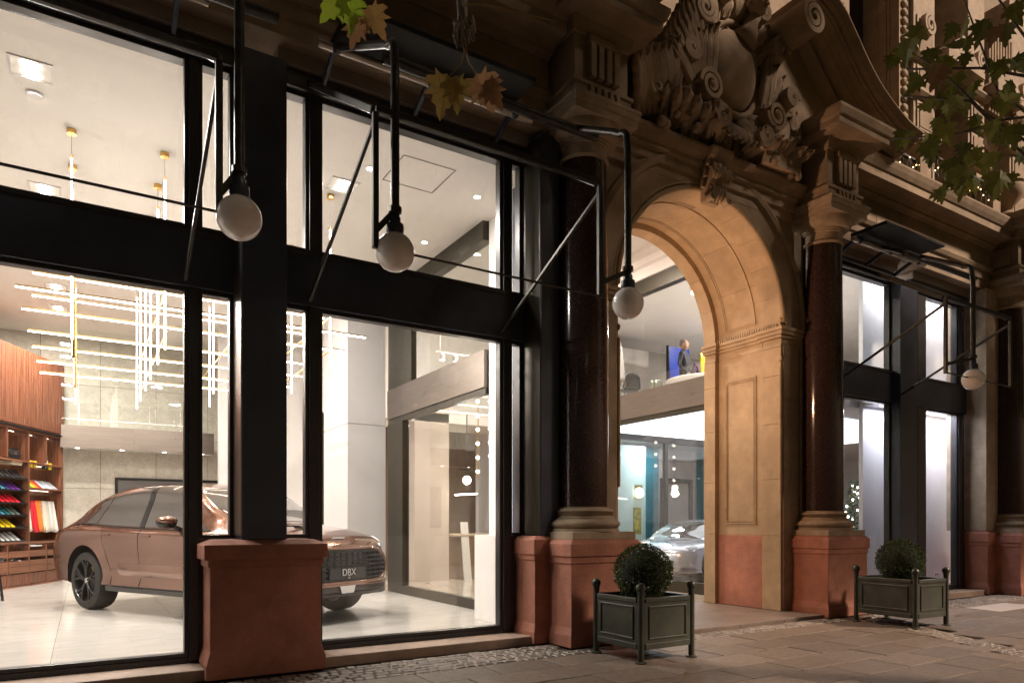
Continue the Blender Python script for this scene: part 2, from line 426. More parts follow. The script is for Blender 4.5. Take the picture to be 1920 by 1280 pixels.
def side_plinth(x0, x1, fl, fr_, mat='terra'):
    """flanking terracotta plinth under a pilaster; fl / fr_: projecting foot on left / right"""
    def rc(d, z): return (x0 - d*fl, x1 + d*fr_, 6.27 - d, 6.9, z)
    p = MB().loopstack([rc(.03,0), rc(.03,.127), rc(0,.22), rc(0,.90), rc(.012,.91), rc(.012,.965), rc(.03,.97), rc(.03,1.13), rc(-.03,1.17)])
    return obj('pier_plinth', p, M['terra'], bld, bev=.006)
side_plinth(4.175, AX1-.44, 1, 0)
side_plinth(14.22, AX3-.44, 1, 0)
# wide plinth under the free black pier
def rc(d, z): return (.90-d, 1.83+d, 6.23-d, 6.64, z)
pp = obj('pier_plinth', MB().loopstack([rc(.035,0), rc(.035,.12), rc(0,.235), rc(0,.93), rc(.018,.94), rc(.018,.995), rc(.05,1.0), rc(.05,1.125), rc(-.05,1.165)]), M['terra'], bld, bev=.007)
# black piers
def pier(x0, x1, yf, z0, z1=5.42, mat='black'):
    return obj('window_pier', MB().box(x0, x1, yf, 6.74, z0, z1), M[mat], bld, bev=.006)
pier(1.165, 1.545, 6.30, 1.166)
pier(4.275, 4.52, 6.30, 1.171, 5.60)
obj('pier_side_plate', MB().box(4.268, 4.2745, 6.31, 6.64, 1.18, 5.55), M['olive'], bld)
obj('pier_side_plate', MB().box(1.158, 1.1645, 6.312, 6.64, 1.2, 5.4), M['steel'], bld)
pier(11.74, 12.27, 6.50, 0.02)
pier(9.60, 9.80, 6.32, 0.02, 5.60)
# stone pilaster at the far right, and sandstone wall pieces behind the columns
obj('stone_pilaster', MB().box(14.24, 14.80, 6.30, 7.0, 1.175, 5.68), M['stone_base'], bld, bev=.008)
obj('wall', MB().box(4.522, 5.13, 6.40, 7.3, .02, 5.66), M['black'], bld, bev=.006)
obj('wall', MB().box(8.97, 9.598, 6.42, 7.3, .02, 5.66), M['stone'], bld, bev=.006)

# shop window bays -----------------------------------------------------------
def window(x0, x1, z0, z1, fw=.035, glass='glass', deep=.07, y=YG):
    b = MB()
    b.box(x0, x0+fw, y-.03, y+deep, z0, z1); b.box(x1-fw, x1, y-.03, y+deep, z0, z1)
    b.box(x0+fw, x1-fw, y-.03, y+deep, z0, z0+fw); b.box(x0+fw, x1-fw, y-.03, y+deep, z1-fw, z1)
    f = obj('window_frame', b, M['frame'], bld, bev=.004)
    obj('pane', MB().box(x0+fw-.006, x1-fw+.006, y+.006, y+.018, z0+fw-.006, z1-fw+.006), M[glass], f)
    return f
def bay(x0, x1, mulls, sides):
    """mulls: list of (a,b) mullions; sides: set of panel indices that sit on a tall plinth"""
    edges = [x0]
    for a, b_ in mulls: edges += [a, b_]
    edges.append(x1)
    for i in range(0, len(edges), 2):
        a, b_ = edges[i], edges[i+1]
        zb = 1.17 if i//2 in sides else .135
        window(a, b_, zb, 3.372); window(a, b_, 3.898, 5.40)
        if i//2 in sides: obj('window_apron', MB().box(a, b_, 6.655, 6.76, .10, 1.168), M['frame'], bld)
    for a, b_ in mulls: obj('mullion', MB().box(a, b_, 6.645, 6.80, .10, 5.40), M['frame'], bld, bev=.006)
    t = obj('transom_panel', MB().box(x0, x1, 6.628, 6.82, 3.374, 3.896), M['black'], bld, bev=.006)
    obj('transom_top_rail', MB().box(x0, x1, 6.61, 6.83, 3.862, 3.9), M['frame'], t)
    obj('head_frame', MB().box(x0, x1, 6.60, 6.85, 5.402, 5.565), M['frame'], bld, bev=.006)
    obj('steel_strip', MB().box(x0-.02, x1+.02, 6.56, 6.9, 5.567, 5.70), M['strip'], bld, bev=.003)
    obj('bottom_rail', MB().box(x0, x1, 6.66, 6.80, .085, .133), M['frame'], bld)
    obj('sill_stone', MB().box(x0-.0, x1+.0, 6.30, 6.66, -.02, .083), M['sill'], bld, bev=.01)
bay(-3.6, 1.163, [(.79,.868)], {1})
bay(1.547, 4.266, [(1.842,1.938),(4.005,4.098)], {0, 2})
bay(9.80, 11.735, [], {})
bay(12.275, 14.22, [(12.55,12.83),(13.98,14.1)], {0, 2})
obj('sill_stone', MB().box(11.75, 12.26, 6.31, 6.49, -.02, .08), M['sill'], bld, bev=.01)

# entablature over the window bays ---------------------------------------------
def entab(x0, x1, cuts):
    pr = [(6.95,5.702),(6.40,5.702),(6.40,5.86),(6.37,5.87),(6.37,6.0),(6.33,6.01),(6.30,6.07),(6.30,6.085),(6.95,6.085)]
    obj('architrave', MB().prism(pr, 'x', x0, x1), M['stone'], bld, bev=.004)
    xs = [x0] + cuts + [x1]
    for a, b_ in zip(xs[:-1], xs[1:]):
        obj('frieze_block', MB().box(a+.002, b_-.002, 6.335+random.uniform(-.002,.002), 6.95, 6.087, 6.42), M['stone'], bld, bev=.004)
    pr = [(6.95,6.422),(6.31,6.422),(6.29,6.45),(6.24,6.465),(6.24,6.50),(6.18,6.53),(5.99,6.54),(5.99,6.66),(5.965,6.67),(5.93,6.73),(5.90,6.80),(5.90,6.83),(6.3,6.87),(6.95,6.87)]
    obj('cornice', MB().prism(pr, 'x', x0, x1), M['stone'], bld, bev=.003)
entab(-4.6, 4.40, [-3.2,-1.9,-.6,.7,1.9,3.1])
entab(9.62, 14.52, [10.75,11.75,12.7,13.75])
obj('frieze_block', MB().box(14.54, 18, 6.05, 6.95, 6.087, 6.42), M['stone'], bld, bev=.006)
obj('wall', MB().box(-4.6, 4.0, 6.42, 7.3, 6.88, 12), M['stone'], bld)

# central bay: architrave over the arch, spandrels, arch, jambs -----------------
pr = [(6.95,5.68),(6.42,5.68),(6.42,5.80),(6.38,5.81),(6.38,5.93),(6.33,5.94),(6.33,6.0),(6.26,6.04),(6.22,6.10),(6.22,6.14),(6.95,6.16)]
obj('arch_architrave', MB().prism(pr, 'x', AX1+.402, XC-.19), M['stone'], bld, bev=.004)
obj('arch_architrave', MB().prism(pr, 'x', XC+.19, AX2-.402), M['stone'], bld, bev=.004)
pr2 = [(p[0]-.07 if p[0] < 6.9 else p[0], p[1]) for p in pr]
obj('architrave_key_block', MB().prism(pr2, 'x', XC-.188, XC+.188), M['stone'], bld, bev=.004)
b = MB(); n = 40; ro = 1.93; zt = 5.679; hw = 1.86
prev = None
for i in range(n+1):
    a = PI*i/n; ca, sa = math.cos(a), math.sin(a)
    p = (XC+ro*ca*.9, ZS+ro*sa*.9)
    k = min(hw/abs(ca) if abs(ca) > 1e-6 else 99, (zt-ZS)/sa if sa > 1e-6 else 99)
    o_ = (XC+max(k, ro*.9)*ca, ZS+max(k, ro*.9)*sa)
    if prev:
        (p0, o0) = prev
        b.add([(p0[0],YA+.03,p0[1]),(p[0],YA+.03,p[1]),(o_[0],YA+.03,o_[1]),(o0[0],YA+.03,o0[1])], [(0,1,2,3)])
    prev = (p, o_)
obj('spandrel_wall', b, M['stone'], bld)
obj('wall', MB().box(XC-hw-.3, XC-RA-.06, YA+.032, 7.6, .03, ZS), M['stone'], bld)
obj('wall', MB().box(XC+RA+.06, XC+hw+.3, YA+.032, 7.6, .03, ZS), M['stone'], bld)
# archivolt mouldings
arch = obj('archivolt', MB().arc([(1.60,6.425),(1.88,6.425),(1.90,6.41),(1.90,6.50),(1.60,6.50)], XC, ZS, .0, PI, 64), M['stone'], bld, smooth='auto')
def halfround(r, y, w, n=6): return [(r + w*math.cos(PI+PI*k/n)*1, y - w*math.sin(PI*k/n)) for k in range(n+1)] + [(r+w, y+.03), (r-w, y+.03)]
obj('roll_moulding', MB().arc(halfround(1.555,6.43,.035), XC, ZS, .04, PI-.04, 64), M['stone_arch'], arch, smooth='auto')
obj('bead_moulding', MB().arc(halfround(1.612,6.425,.012), XC, ZS, .04, PI-.04, 64), M['stone_arch'], arch, smooth='auto')
obj('hood_moulding', MB().arc([(1.90,6.38),(1.96,6.36),(2.03,6.40),(2.03,6.50),(1.90,6.50)], XC, ZS, 0, PI, 64), M['stone'], arch, smooth='auto')
# voussoirs in three rings: front strip, recessed panel ring, back strip
def ring(name, r, y0, y1, nseg, off=0):
    for i in range(nseg):
        a0, a1 = PI*i/nseg, PI*(i+1)/nseg
        g = .0009
        rr = r + random.uniform(-.0015, .0015)
        obj('voussoir', MB().arc([(rr,y0),(rr,y1),(1.93,y1),(1.93,y0)], XC, ZS, a0+g, a1-g, max(4, 48//nseg)), M['stone_arch'], arch, smooth='auto')
ring('front', RA, 6.452, 6.775, 11)
ring('panel', RA+.035, 6.777, 7.62, 7)
ring('back', RA-.055, 7.622, 7.85, 9)
# raised panel frame on the vault, in two arcs on each side of the crown
for (a0, a1) in ((.10, PI-.10),):
    for (rr, y0, y1) in ((RA+.024, 6.93, 6.955), (RA+.018, 6.90, 6.925), (RA+.024, 7.44, 7.465), (RA+.018, 7.47, 7.495), (RA+.026, 7.50, 7.51)):
        obj('panel_moulding', MB().arc([(rr,y0),(rr,y1),(rr+.05,y1),(rr+.05,y0)], XC, ZS, a0, a1, 60), M['stone_arch'], arch, smooth='auto')
    for s in (a0, PI-a0):
        for da in (0, .016):
            ss = s + (da if s < 1 else -da)
            obj('panel_moulding', MB().arc([(RA+.02,6.90),(RA+.02,7.51),(RA+.06,7.51),(RA+.06,6.90)], XC, ZS, ss-.004, ss+.004, 1), M['stone_arch'], arch)
# jambs
def jamb(sg):
    X = lambda d: XC + sg*d
    def bx(d0, d1, y0, y1, z0, z1): return MB().box(min(X(d0),X(d1)), max(X(d0),X(d1)), y0, y1, z0, z1)
    jroot = obj('jamb', bx(RA+.034, 1.92, 6.80, 7.60, .04, 4.02), M['stone_arch'], bld)
    zs = [.045, 1.13, 1.95, 2.75, 3.45, 3.86]
    for a, b_ in zip(zs[:-1], zs[1:]):
        obj('jamb_stone', bx(RA, 1.93, 6.452, 6.775, a+.001, b_-.001), M['stone_arch'], jroot, bev=.006)
        obj('jamb_stone', bx(RA-.055, 1.93, 7.622, 7.85, a+.001, b_-.001), M['stone_arch'], jroot, bev=.006)
    for a, b_ in ((1.132,2.75),(2.751,3.86)):
        obj('jamb_stone', bx(RA+.03, 1.91, 6.777, 7.62, a, b_), M['stone_arch'], jroot, bev=.003)
    obj('dado', bx(RA+.012, 1.9, 6.777, 7.62, .045, 1.13), M['terra'], jroot, bev=.008)
    for (y0, y1) in ((6.90,6.925),(6.935,6.95),(7.44,7.455),(7.465,7.49)):
        obj('panel_moulding', bx(RA+.014, RA+.05, y0, y1, 1.30, 3.52), M['stone_arch'], jroot, bev=.004)
    for (z0, z1) in ((1.30,1.325),(1.335,1.35),(3.47,3.485),(3.495,3.52)):
        obj('panel_moulding', bx(RA+.0142, RA+.05, 6.902, 7.488, z0, z1), M['stone_arch'], jroot, bev=.004)
    # impost, in steps
    for (z0, z1, o) in ((3.862,3.90,.0),(3.902,3.985,-.012),(3.987,4.03,.03),(4.032,4.085,.055),(4.087,4.135,.075)):
        pts = [(RA-o, 6.452-max(o,0)), (2.0, 6.452-max(o,0)), (2.0, 6.9), (2.0,7.85), (RA-.055-o, 7.85), (RA-.055-o, 7.615-o), (RA+.03-o, 7.615-o), (RA+.03-o, 6.78+o), (RA-o, 6.78+o)]
        obj('impost_course', MB().prism([(X(p[0]), p[1]) for p in pts], 'z', z0, z1), M['stone_arch'], jroot, bev=.004)
    # fluted drop on the arris: slim rounded bar in a slot, with a rosette on top
    obj('arris_bar', MB().tube([(X(RA-.006), 6.452, 1.75), (X(RA-.006), 6.452, 3.55)], .022, 10), M['stone_arch'], jroot, smooth='auto')
    obj('rosette', MB().sphere((X(RA-.004), 6.462, 3.68), .042, 14, 8, (.5,1,1)), M['stone_arch'], jroot, smooth=True)
    obj('rosette', MB().sphere((X(RA-.004), 6.462, 4.235), .042, 14, 8, (.5,1,1)), M['stone_arch'], jroot, smooth=True)
    obj('jamb_front', bx(RA+.04, 1.90, 6.435, 6.452, .045, 3.86), M['stone'], jroot, bev=.004)
jamb(1); jamb(-1)
# small leaf darts that rise from the impost
for k in range(26):
    y = 6.50 + k*.043; z = 4.137
    b = MB().add([(8.5,y,z),(8.5,y+.026,z),(8.528,y+.013,z+.085),(8.54,y+.013,z)], [(0,1,2),(1,3,2),(3,0,2)])
    if not 6.77 < y+.013 < 6.79: obj('impost_dart', b, M['stone_arch'], arch)

# keystone console
b = MB()
pts = []
for k in range(25):
    t = k/24; pts.append((XC, 6.30 - .07*math.cos(t*PI*1.0) , 5.98 - .42*t))
b.prism([(6.45,5.50),(6.36,5.50),(6.33,5.55),(6.36,5.62),(6.31,5.70),(6.24,5.80),(6.20,5.90),(6.22,5.98),(6.45,5.98)], 'x', XC-.13, XC+.13)
key = obj('keystone', b, M['stone'], bld, bev=.02)
for i in range(7):
    a = -.15 + i*.05
    obj('keystone_leaf', MB().tube([(XC+a*.9,6.28,5.93),(XC+a,6.20,5.88),(XC+a,6.17,5.80),(XC+a*.95,6.21,5.74)], [.018,.03,.032,.012], 8), M['stone'], key, smooth=True)
for i in range(5):
    a = -.11 + i*.055
    obj('keystone_leaf', MB().tube([(XC+a*.9,6.29,5.70),(XC+a,6.24,5.64),(XC+a,6.25,5.56),(XC+a*1.05,6.29,5.48)], [.018,.028,.028,.01], 8), M['stone'], key, smooth=True)
def volute(cx, y0, y1, cz, r, turns=2.2, start=0, sg=1, th=.03):
    b = MB(); m = int(26*turns); path = []
    for i in range(m+1):
        t = i/m; a = start + sg*t*turns*2*PI; rr = r*(1-t)**.8 + .1*r
        path.append((cx + rr*math.cos(a), cz + rr*math.sin(a)))
    b.sweep([(-th,y0),(th,y0),(th,y1),(-th,y1)], path)
    return b
for s in (-1, 1):
    obj('keystone_volute', MB().add(*(lambda q: (q.v, q.f))(volute(XC+s*.15, 6.2, 6.3, 5.52, .05, 1.6, PI/2, s, .012))), M['stone'], key, smooth='auto')
# ------------------------------------------------------------------ pediment, carved cartouche, upper storey
obj('tympanum_wall', MB().box(AX1+.25, AX2-.25, 6.50, 7.1, 6.162, 12), M['stone'], bld)
obj('wall', MB().box(4.0, 26.0, 7.12, 7.4, 6.88, 16), M['stone'], bld)
def spl(pts, n=8):
    out = []
    for i in range(len(pts)-1):
        p0 = pts[max(i-1,0)]; p1 = pts[i]; p2 = pts[i+1]; p3 = pts[min(i+2,len(pts)-1)]
        for k in range(n):
            t = k/n
            out.append(tuple(.5*((2*b_)+(-a+c)*t+(2*a-5*b_+4*c-d)*t*t+(-a+3*b_-3*c+d)*t**3) for a, b_, c, d in zip(p0,p1,p2,p3)))
    out.append(tuple(pts[-1])); return out
ped = spl([(10.62,6.90),(10.25,6.95),(9.85,7.08),(9.45,7.27),(9.1,7.52),(8.8,7.80),(8.55,8.02),(8.30,8.12),(8.12,8.05)], 8)
prof = [(.03,6.9),(.03,5.92),(.0,5.90),(-.015,5.84),(-.03,5.84),(-.035,5.79),(-.06,5.77),(-.075,5.70),(-.09,5.70),(-.095,5.66),(-.13,5.66),(-.14,5.60),(-.17,5.585),(-.20,5.56),(-.205,5.54),(-.225,5.54),(-.235,5.60),(-.235,6.9)]
obj('pediment_cornice', MB().sweep(prof, ped), M['stone'], bld, smooth='auto')
obj('pediment_cornice', MB().sweep([(-o, y) for o, y in prof], [(2*XC-x, z) for x, z in ped]), M['stone'], bld, smooth='auto')
obj('pediment_inner_band', MB().sweep([(.06,6.6),(.06,5.98),(.11,5.96),(.14,6.05),(.14,6.6)], ped), M['stone'], bld, smooth='auto')
obj('pediment_wall', MB().prism([(10.5,6.92)] + [(x, z-.03) for x, z in ped] + [(7.8,8.0),(7.8,6.17),(8.55,6.17),(8.55,6.92)], 'y', 6.12, 6.9), M['stone'], bld)
b = MB(); vv = volute(8.12, 5.60, 6.5, 7.92, .20, 2.1, PI/2, 1, .035)
obj('pediment_volute', vv, M['stone'], bld, smooth='auto')
obj('pediment_volute', volute(2*XC-8.12, 5.60, 6.5, 7.92, .20, 2.1, PI/2, -1, .035), M['stone'], bld, smooth='auto')
for s in (1, -1):
    b = MB().sphere((XC+s*1.1, 5.72, 7.93), .09, 14, 9, (1,.7,1)); obj('volute_rose', b, M['stone'], bld, smooth=True)

# cartouche: domed shield, rolled rim, volutes, acanthus, garlands and a bust
CXX, CZ, CYY = 7.22, 7.22, 6.10
car_ = obj('cartouche_shield', MB().sphere((CXX, CYY+.12, CZ), .47, 36, 22, (.92,.42,1.12)), M['stone'], bld, smooth=True)
rim = []
for k in range(49):
    a = 2*PI*k/48; rim.append((CXX+.50*math.cos(a), CYY+.10+.03*math.cos(2*a), CZ+.59*math.sin(a)))
obj('cartouche_rim', MB().tube(rim, .045, 10, caps=False), M['stone'], car_, smooth=True)
rim2 = [(CXX+.60*math.cos(2*PI*k/48), CYY+.16, CZ+.70*math.sin(2*PI*k/48)) for k in range(49)]
obj('cartouche_rim', MB().tube(rim2, [.05+.018*math.sin(k*1.9) for k in range(49)], 10, caps=False), M['stone'], car_, smooth=True)
def blade(base, tip, w, curl, lobes=5, out=(0,-1,0), n=22):
    """acanthus-like carved leaf: lobed ribbon from base to tip that bulges outwards and curls at the end"""
    base = Vector(base); tip = Vector(tip); d = tip-base; L_ = d.length; d.normalize()
    out = Vector(out); side = d.cross(out).normalized()
    def f(u, v):
        t = u; s = (v-.5)*2
        wid = w*(math.sin(PI*min(1, t*.93+.07))**.7)*(1+.26*abs(math.sin(lobes*PI*t)))
        p = base + d*L_*t + out*(curl*math.sin(PI*t*.9)+.04*(1-s*s)+.02*math.cos(3*PI*s)) + side*s*wid
        if t > .8: p += out*curl*.9*((t-.8)/.2)**2 - d*L_*.06*((t-.8)/.2)**2
        return p
    b = MB().grid(f, n, 8)
    return b
def leafpart(name, *a, **k):
    o = obj(name, blade(*a, **k), M['stone'], car_, smooth=True)
    s = o.modifiers.new('solid', 'SOLIDIFY'); s.thickness = .035; s.offset = -1
rs = random.Random(3)
for s in (-1, 1):
    for i in range(9):
        a = R(-80 + i*21); c0 = Vector((CXX + s*.52*math.cos(a), CYY+.12, CZ+.62*math.sin(a)))
        l = .34 + .12*rs.random()
        a2 = a + R(38)*(1 if i < 5 else .2)
        tip = c0 + Vector((s*l*math.cos(a2), -.02, l*math.sin(a2)))
        leafpart('acanthus_leaf', c0, tip, .085+.03*rs.random(), .07+.05*rs.random(), lobes=4)
    for (dx, dz, r, st) in ((.72,.42,.15,0),(.62,-.50,.17,PI),(.36,.80,.13,PI/2),(.95,-.15,.12,0),(.42,-.82,.13,PI)):
        obj('scroll', volute(CXX+s*dx, CYY-.14, CYY+.3, CZ+dz, r, 2.0, st, s, .028), M['stone'], car_, smooth='auto')
        obj('scroll_eye', MB().sphere((CXX+s*dx, CYY-.12, CZ+dz), r*.3, 12, 8), M['stone'], car_, smooth=True)
    # side swag: long plume sweeping down beside the shield
    for i in range(5):
        x = CXX + s*(.80+.10*i)
        leafpart('acanthus_leaf', (x, CYY+.2, CZ+.55-.12*i), (x+s*.14, CYY+.1, CZ-.25-.16*i), .07, .10, lobes=6)
    for i in range(10):
        obj('garland_fruit', MB().sphere((CXX+s*(.30+.11*i), CYY+.06-.05*math.sin(i*2.1), CZ-.86-.015*i+.09*math.sin(i*1.3)), .055+.018*math.sin(i*1.7), 12, 8), M['stone'], car_, smooth=True)
for i in range(12):
    a = R(-150 + i*11)
    leafpart('acanthus_leaf', (CXX+.30*math.cos(a), CYY+.1, CZ-.62+.1*math.sin(a)), (CXX+.62*math.cos(a), CYY-.03, CZ-.72+.32*math.sin(a)), .06, .06, lobes=3)
for s in (-1, 1):     # fluted plumes fanning out at both sides of the shield
    for i in range(9):
        a = R(95 + i*11)
        c0 = Vector((CXX+s*.52, CYY+.18, CZ-.62)); l = 1.0-.03*i
        leafpart('plume', c0, c0+Vector((-s*l*math.cos(a), -.10+.012*i, l*math.sin(a))), .062, .10, lobes=7)
    for i in range(7):
        leafpart('acanthus_leaf', (CXX+s*(.25+.16*i), CYY+.14, CZ-.98+.02*i), (CXX+s*(.38+.17*i), CYY-.06, CZ-.72+.05*math.sin(i*2)), .07, .07, lobes=4)
for (x, z, r, st, s) in ((6.08,7.05,.20,0,-1),(5.82,6.52,.16,PI,-1),(6.35,6.45,.15,PI/2,1),(5.62,6.95,.13,0,-1),(7.95,6.5,.15,PI,1),(8.1,6.95,.14,0,1)):
    obj('scroll', volute(x, CYY-.02, CYY+.4, z, r, 2.0, st, s, .03), M['stone'], car_, smooth='auto'); obj('scroll_eye', MB().sphere((x, CYY, z), r*.3, 12, 8), M['stone'], car_, smooth=True)
for i in range(12):
    x = 5.55 + .09*i
    leafpart('acanthus_leaf', (x+.15, CYY+.22, 6.25+.02*i), (x-.12+.03*i, CYY+.02, 6.78+.075*i), .095, .11, lobes=5)
for i in range(8):
    leafpart('plume', (6.75, CYY+.2, 6.55+.05*i), (5.75+.08*i, CYY+.0, 7.15+.13*i), .07, .12, lobes=7)
# carved infill between shield and pediment
for i in range(16):
    x = 5.75 + i*.19; z = 6.22 + .16*abs(math.sin(i*1.7))
    leafpart('acanthus_leaf', (x, 6.42, 6.2), (x+.10*math.sin(i*2.3), 6.34, z+.36), .075, .06, lobes=4)
# bust above the shield: head, neck, shoulders drape, curls
hx, hz = 7.46, 8.12
bust = obj('carved_bust', MB().tube([(hx-.1,6.15,7.62),(hx-.06,6.08,7.72),(hx-.03,6.05,7.84),(hx,6.02,7.93)], [.20,.13,.085,.085], 14), M['stone'], car_, smooth=True)
obj('carved_head', MB().sphere((hx,5.98,8.06), .155, 20, 14, (.82,.95,1.15)), M['stone'], car_, smooth=True)
obj('carved_nose', MB().tube([(hx+.02,5.84,8.12),(hx+.03,5.80,8.05),(hx+.03,5.83,8.03)], [.014,.024,.02], 8), M['stone'], car_, smooth=True)
obj('carved_mouth', MB().tube([(hx-.02,5.845,7.985),(hx+.025,5.835,7.985),(hx+.065,5.85,7.99)], [.01,.017,.01], 8), M['stone'], car_, smooth=True)
for i in range(14):
    a = R(20+i*24)
    obj('carved_curl', MB().sphere((hx+.15*math.cos(a), 6.03+.05*math.sin(i*2), 8.11+.16*math.sin(a)), .055, 10, 7), M['stone'], car_, smooth=True)

# upper storey: window, carved pilaster, projecting wing
def stone(name, *a, mat='stone', bev=.006): return obj(name, MB().box(*a), M[mat], bld, bev=bev)
stone('upper_pilaster', 9.75, 10.92, 6.90, 7.119, 7.4, 12)
for (z0, z1, pr_) in ((8.35,8.42,.10),(8.42,8.50,.16),(8.5,8.56,.12),(9.0,9.04,.05),(9.6,9.64,.05)):
    stone('pilaster_band', 9.73, 10.94, 6.90-pr_, 6.899, z0, z1)
for i in range(3):
    stone('pilaster_panel', 10.0+i*.0, 10.72, 6.86, 6.899, 8.66+i*.62, 8.98+i*.62)
    leafpart('acanthus_leaf', (10.36, 6.86, 8.60+i*.62), (10.36, 6.80, 9.02+i*.62), .16, .06, lobes=5)
uw = obj('upper_window', MB().box(10.95, 11.60, 7.08, 7.119, 7.2, 12), M['frame'], bld)
for i in range(4):
    obj('pane', MB().box(11.0, 11.42, 7.06, 7.078, 7.5+i*1.05, 8.4+i*1.05), M['darkwin'], uw)
# urn finial on the pediment shoulder
ux, uy, uz = onY(1587, 150, 6.55).x, 6.55, 7.55
obj('urn', MB().lathe([(.10,uz-.25),(.11,uz-.2),(.05,uz-.12),(.06,uz-.05),(.13,uz+.06),(.16,uz+.2),(.165,uz+.3),(.13,uz+.32),(.14,uz+.35),(.15,uz+.42),(.10,uz+.50),(.04,uz+.54),(.055,uz+.60),(.0,uz+.66)], ux, uy, 22), M['stone'], bld, smooth='auto')
# wing: left return in courses, front with bead strip and panels
XW = 11.6
zc = 6.88
i = 0
while zc < 11.5:
    h = .52
    stone('ashlar_block', XW, 12.2, 6.46, 6.80, zc+.002, zc+h-.002); stone('ashlar_block', XW, 12.2, 6.802, 7.115, zc+.002, zc+h-.002, bev=.008)
    zc += h; i += 1
obj('pilaster_moulding', MB().box(XW-.018, XW-.001, 6.60, 6.62, 7.5, 11.5).box(XW-.018, XW-.001, 6.66, 6.67, 7.5, 11.5), M['stone'], bld)
stone('corner_fillet', XW-.012, XW+.02, 6.44, 6.459, 6.9, 11.5, mat='stone_base')
stone('corner_fillet', 11.83, 11.86, 6.42, 6.459, 6.9, 11.5, mat='stone_base')
strip = obj('bead_strip', MB().box(11.63, 11.82, 6.445, 6.459, 6.9, 11.5), M['stone'], bld)
bead = MB().sphere((0,0,0), .075, 12, 8, (1,.55,.85))
bm0 = None
for k in range(44):
    z = 6.98 + k*.145
    if z > 10.6: break
    o = obj('bead', MB().sphere((11.725, 6.425, z), .078, 12, 8, (1,.5,.78)), M['stone_base'], strip, smooth=True)
def wing_pilaster(x0, x1):
    p = stone('wing_pilaster', x0, x1, 6.36, 7.11, 6.88, 11.5, mat='stone_base')
    for (z0, z1) in ((7.15,7.75),(7.95,8.45),(8.6,9.05),(9.25,9.9)):
        obj('pilaster_panel', MB().box(x0+.07, x1-.07, 6.335, 6.359, z0, z1), M['stone_base'], p, bev=.012)
        obj('pilaster_panel', MB().box(x0+.13, x1-.13, 6.32, 6.334, z0+.06, z1-.06), M['stone'], p, bev=.01)
    for z in (7.85, 8.52, 9.15):
        obj('pilaster_band', MB().prism([(6.36,z-.04),(6.28,z-.02),(6.24,z+.03),(6.24,z+.06),(6.36,z+.06)], 'x', x0-.04, x1+.04), M['stone_base'], p, bev=.004)
    b = volute((x0+x1)/2, 6.24, 6.36, 9.75, .16, 1.8, PI/2, 1, .03); obj('console_scroll', b, M['stone_base'], p, smooth='auto')
wing_pilaster(11.88, 12.55); wing_pilaster(13.7, 14.3); wing_pilaster(15.3, 16.2)
for (x0, x1) in ((12.55,13.7),(14.3,15.3)):
    f = obj('upper_window', MB().box(x0, x1, 6.95, 7.10, 6.9, 11.5), M['frame'], bld)
    for k in range(4): obj('pane', MB().box(x0+.08, x1-.08, 6.93, 6.948, 7.0+k*1.1, 8.0+k*1.1), M['darkwin'], f)
    stone('window_hood', x0-.05, x1+.05, 6.1, 6.95, 9.25, 9.4, mat='stone_base')
    obj('hood_gable', MB().prism([(x0-.1,9.4),(x1+.1,9.4),((x0+x1)/2,9.85)], 'y', 6.15, 6.9), M['stone_base'], bld, bev=.01)
# fluted panel at the top right edge
for k in range(9):
    stone('flute_bar', 14.35+k*.11, 14.35+k*.11+.07, 6.30, 6.36, 9.0, 10.6, bev=.01)
# stone parapet posts and wrought-iron balcony with a string of small lights
for x in (11.55, 13.95):
    p = stone('parapet_post', x-.14, x+.14, 6.0, 6.30, 6.88, 7.45, mat='stone')
    obj('post_cap', MB().box(x-.18, x+.18, 5.96, 6.34, 7.45, 7.53), M['stone'], p, bev=.01)
obj('balcony_urn', MB().lathe([(.16,6.9),(.17,7.0),(.08,7.08),(.12,7.15),(.26,7.3),(.30,7.45),(.27,7.52),(.3,7.56),(.18,7.66),(.05,7.74)], 14.55, 6.1, 24), M['stone'], bld, smooth='auto')
rail = obj('balcony_rail', MB().bar((11.7,6.08,7.38),(13.8,6.08,7.38),.05,.03).bar((11.7,6.08,6.92),(13.8,6.08,6.92),.04,.03).bar((9.95,6.08,7.15),(11.4,6.08,7.15),.05,.03), M['iron'], bld)
for k in range(22):
    x = 9.98 + k*.175
    if 11.4 < x < 11.7: continue
    zt_ = 7.38 if x > 11.6 else 7.15
    obj('baluster', MB().tube([(x,6.08,6.89),(x+.03*math.sin(k),6.06,7.05),(x,6.08,zt_)], .011, 6), M['iron'], rail)
fl = thing('fairy_lights', 'string of tiny warm lights wound along the dark balcony railing', 'string lights', (12.7, 6.05, 7.2))
cord = []
for k in range(120):
    x = 10.0 + k*.0315; zz = (7.02 if x < 11.55 else 7.15) + .10*math.sin(k*.9); cord.append((x, 6.03, zz))
obj('cord', MB().tube(cord, .005, 5), M['iron'], fl)
for k in range(0, 120, 3):
    x, y, z = cord[k]; obj('bulb', MB().sphere((x, y-.012, z), .011, 6, 4), M['fairy'], fl)

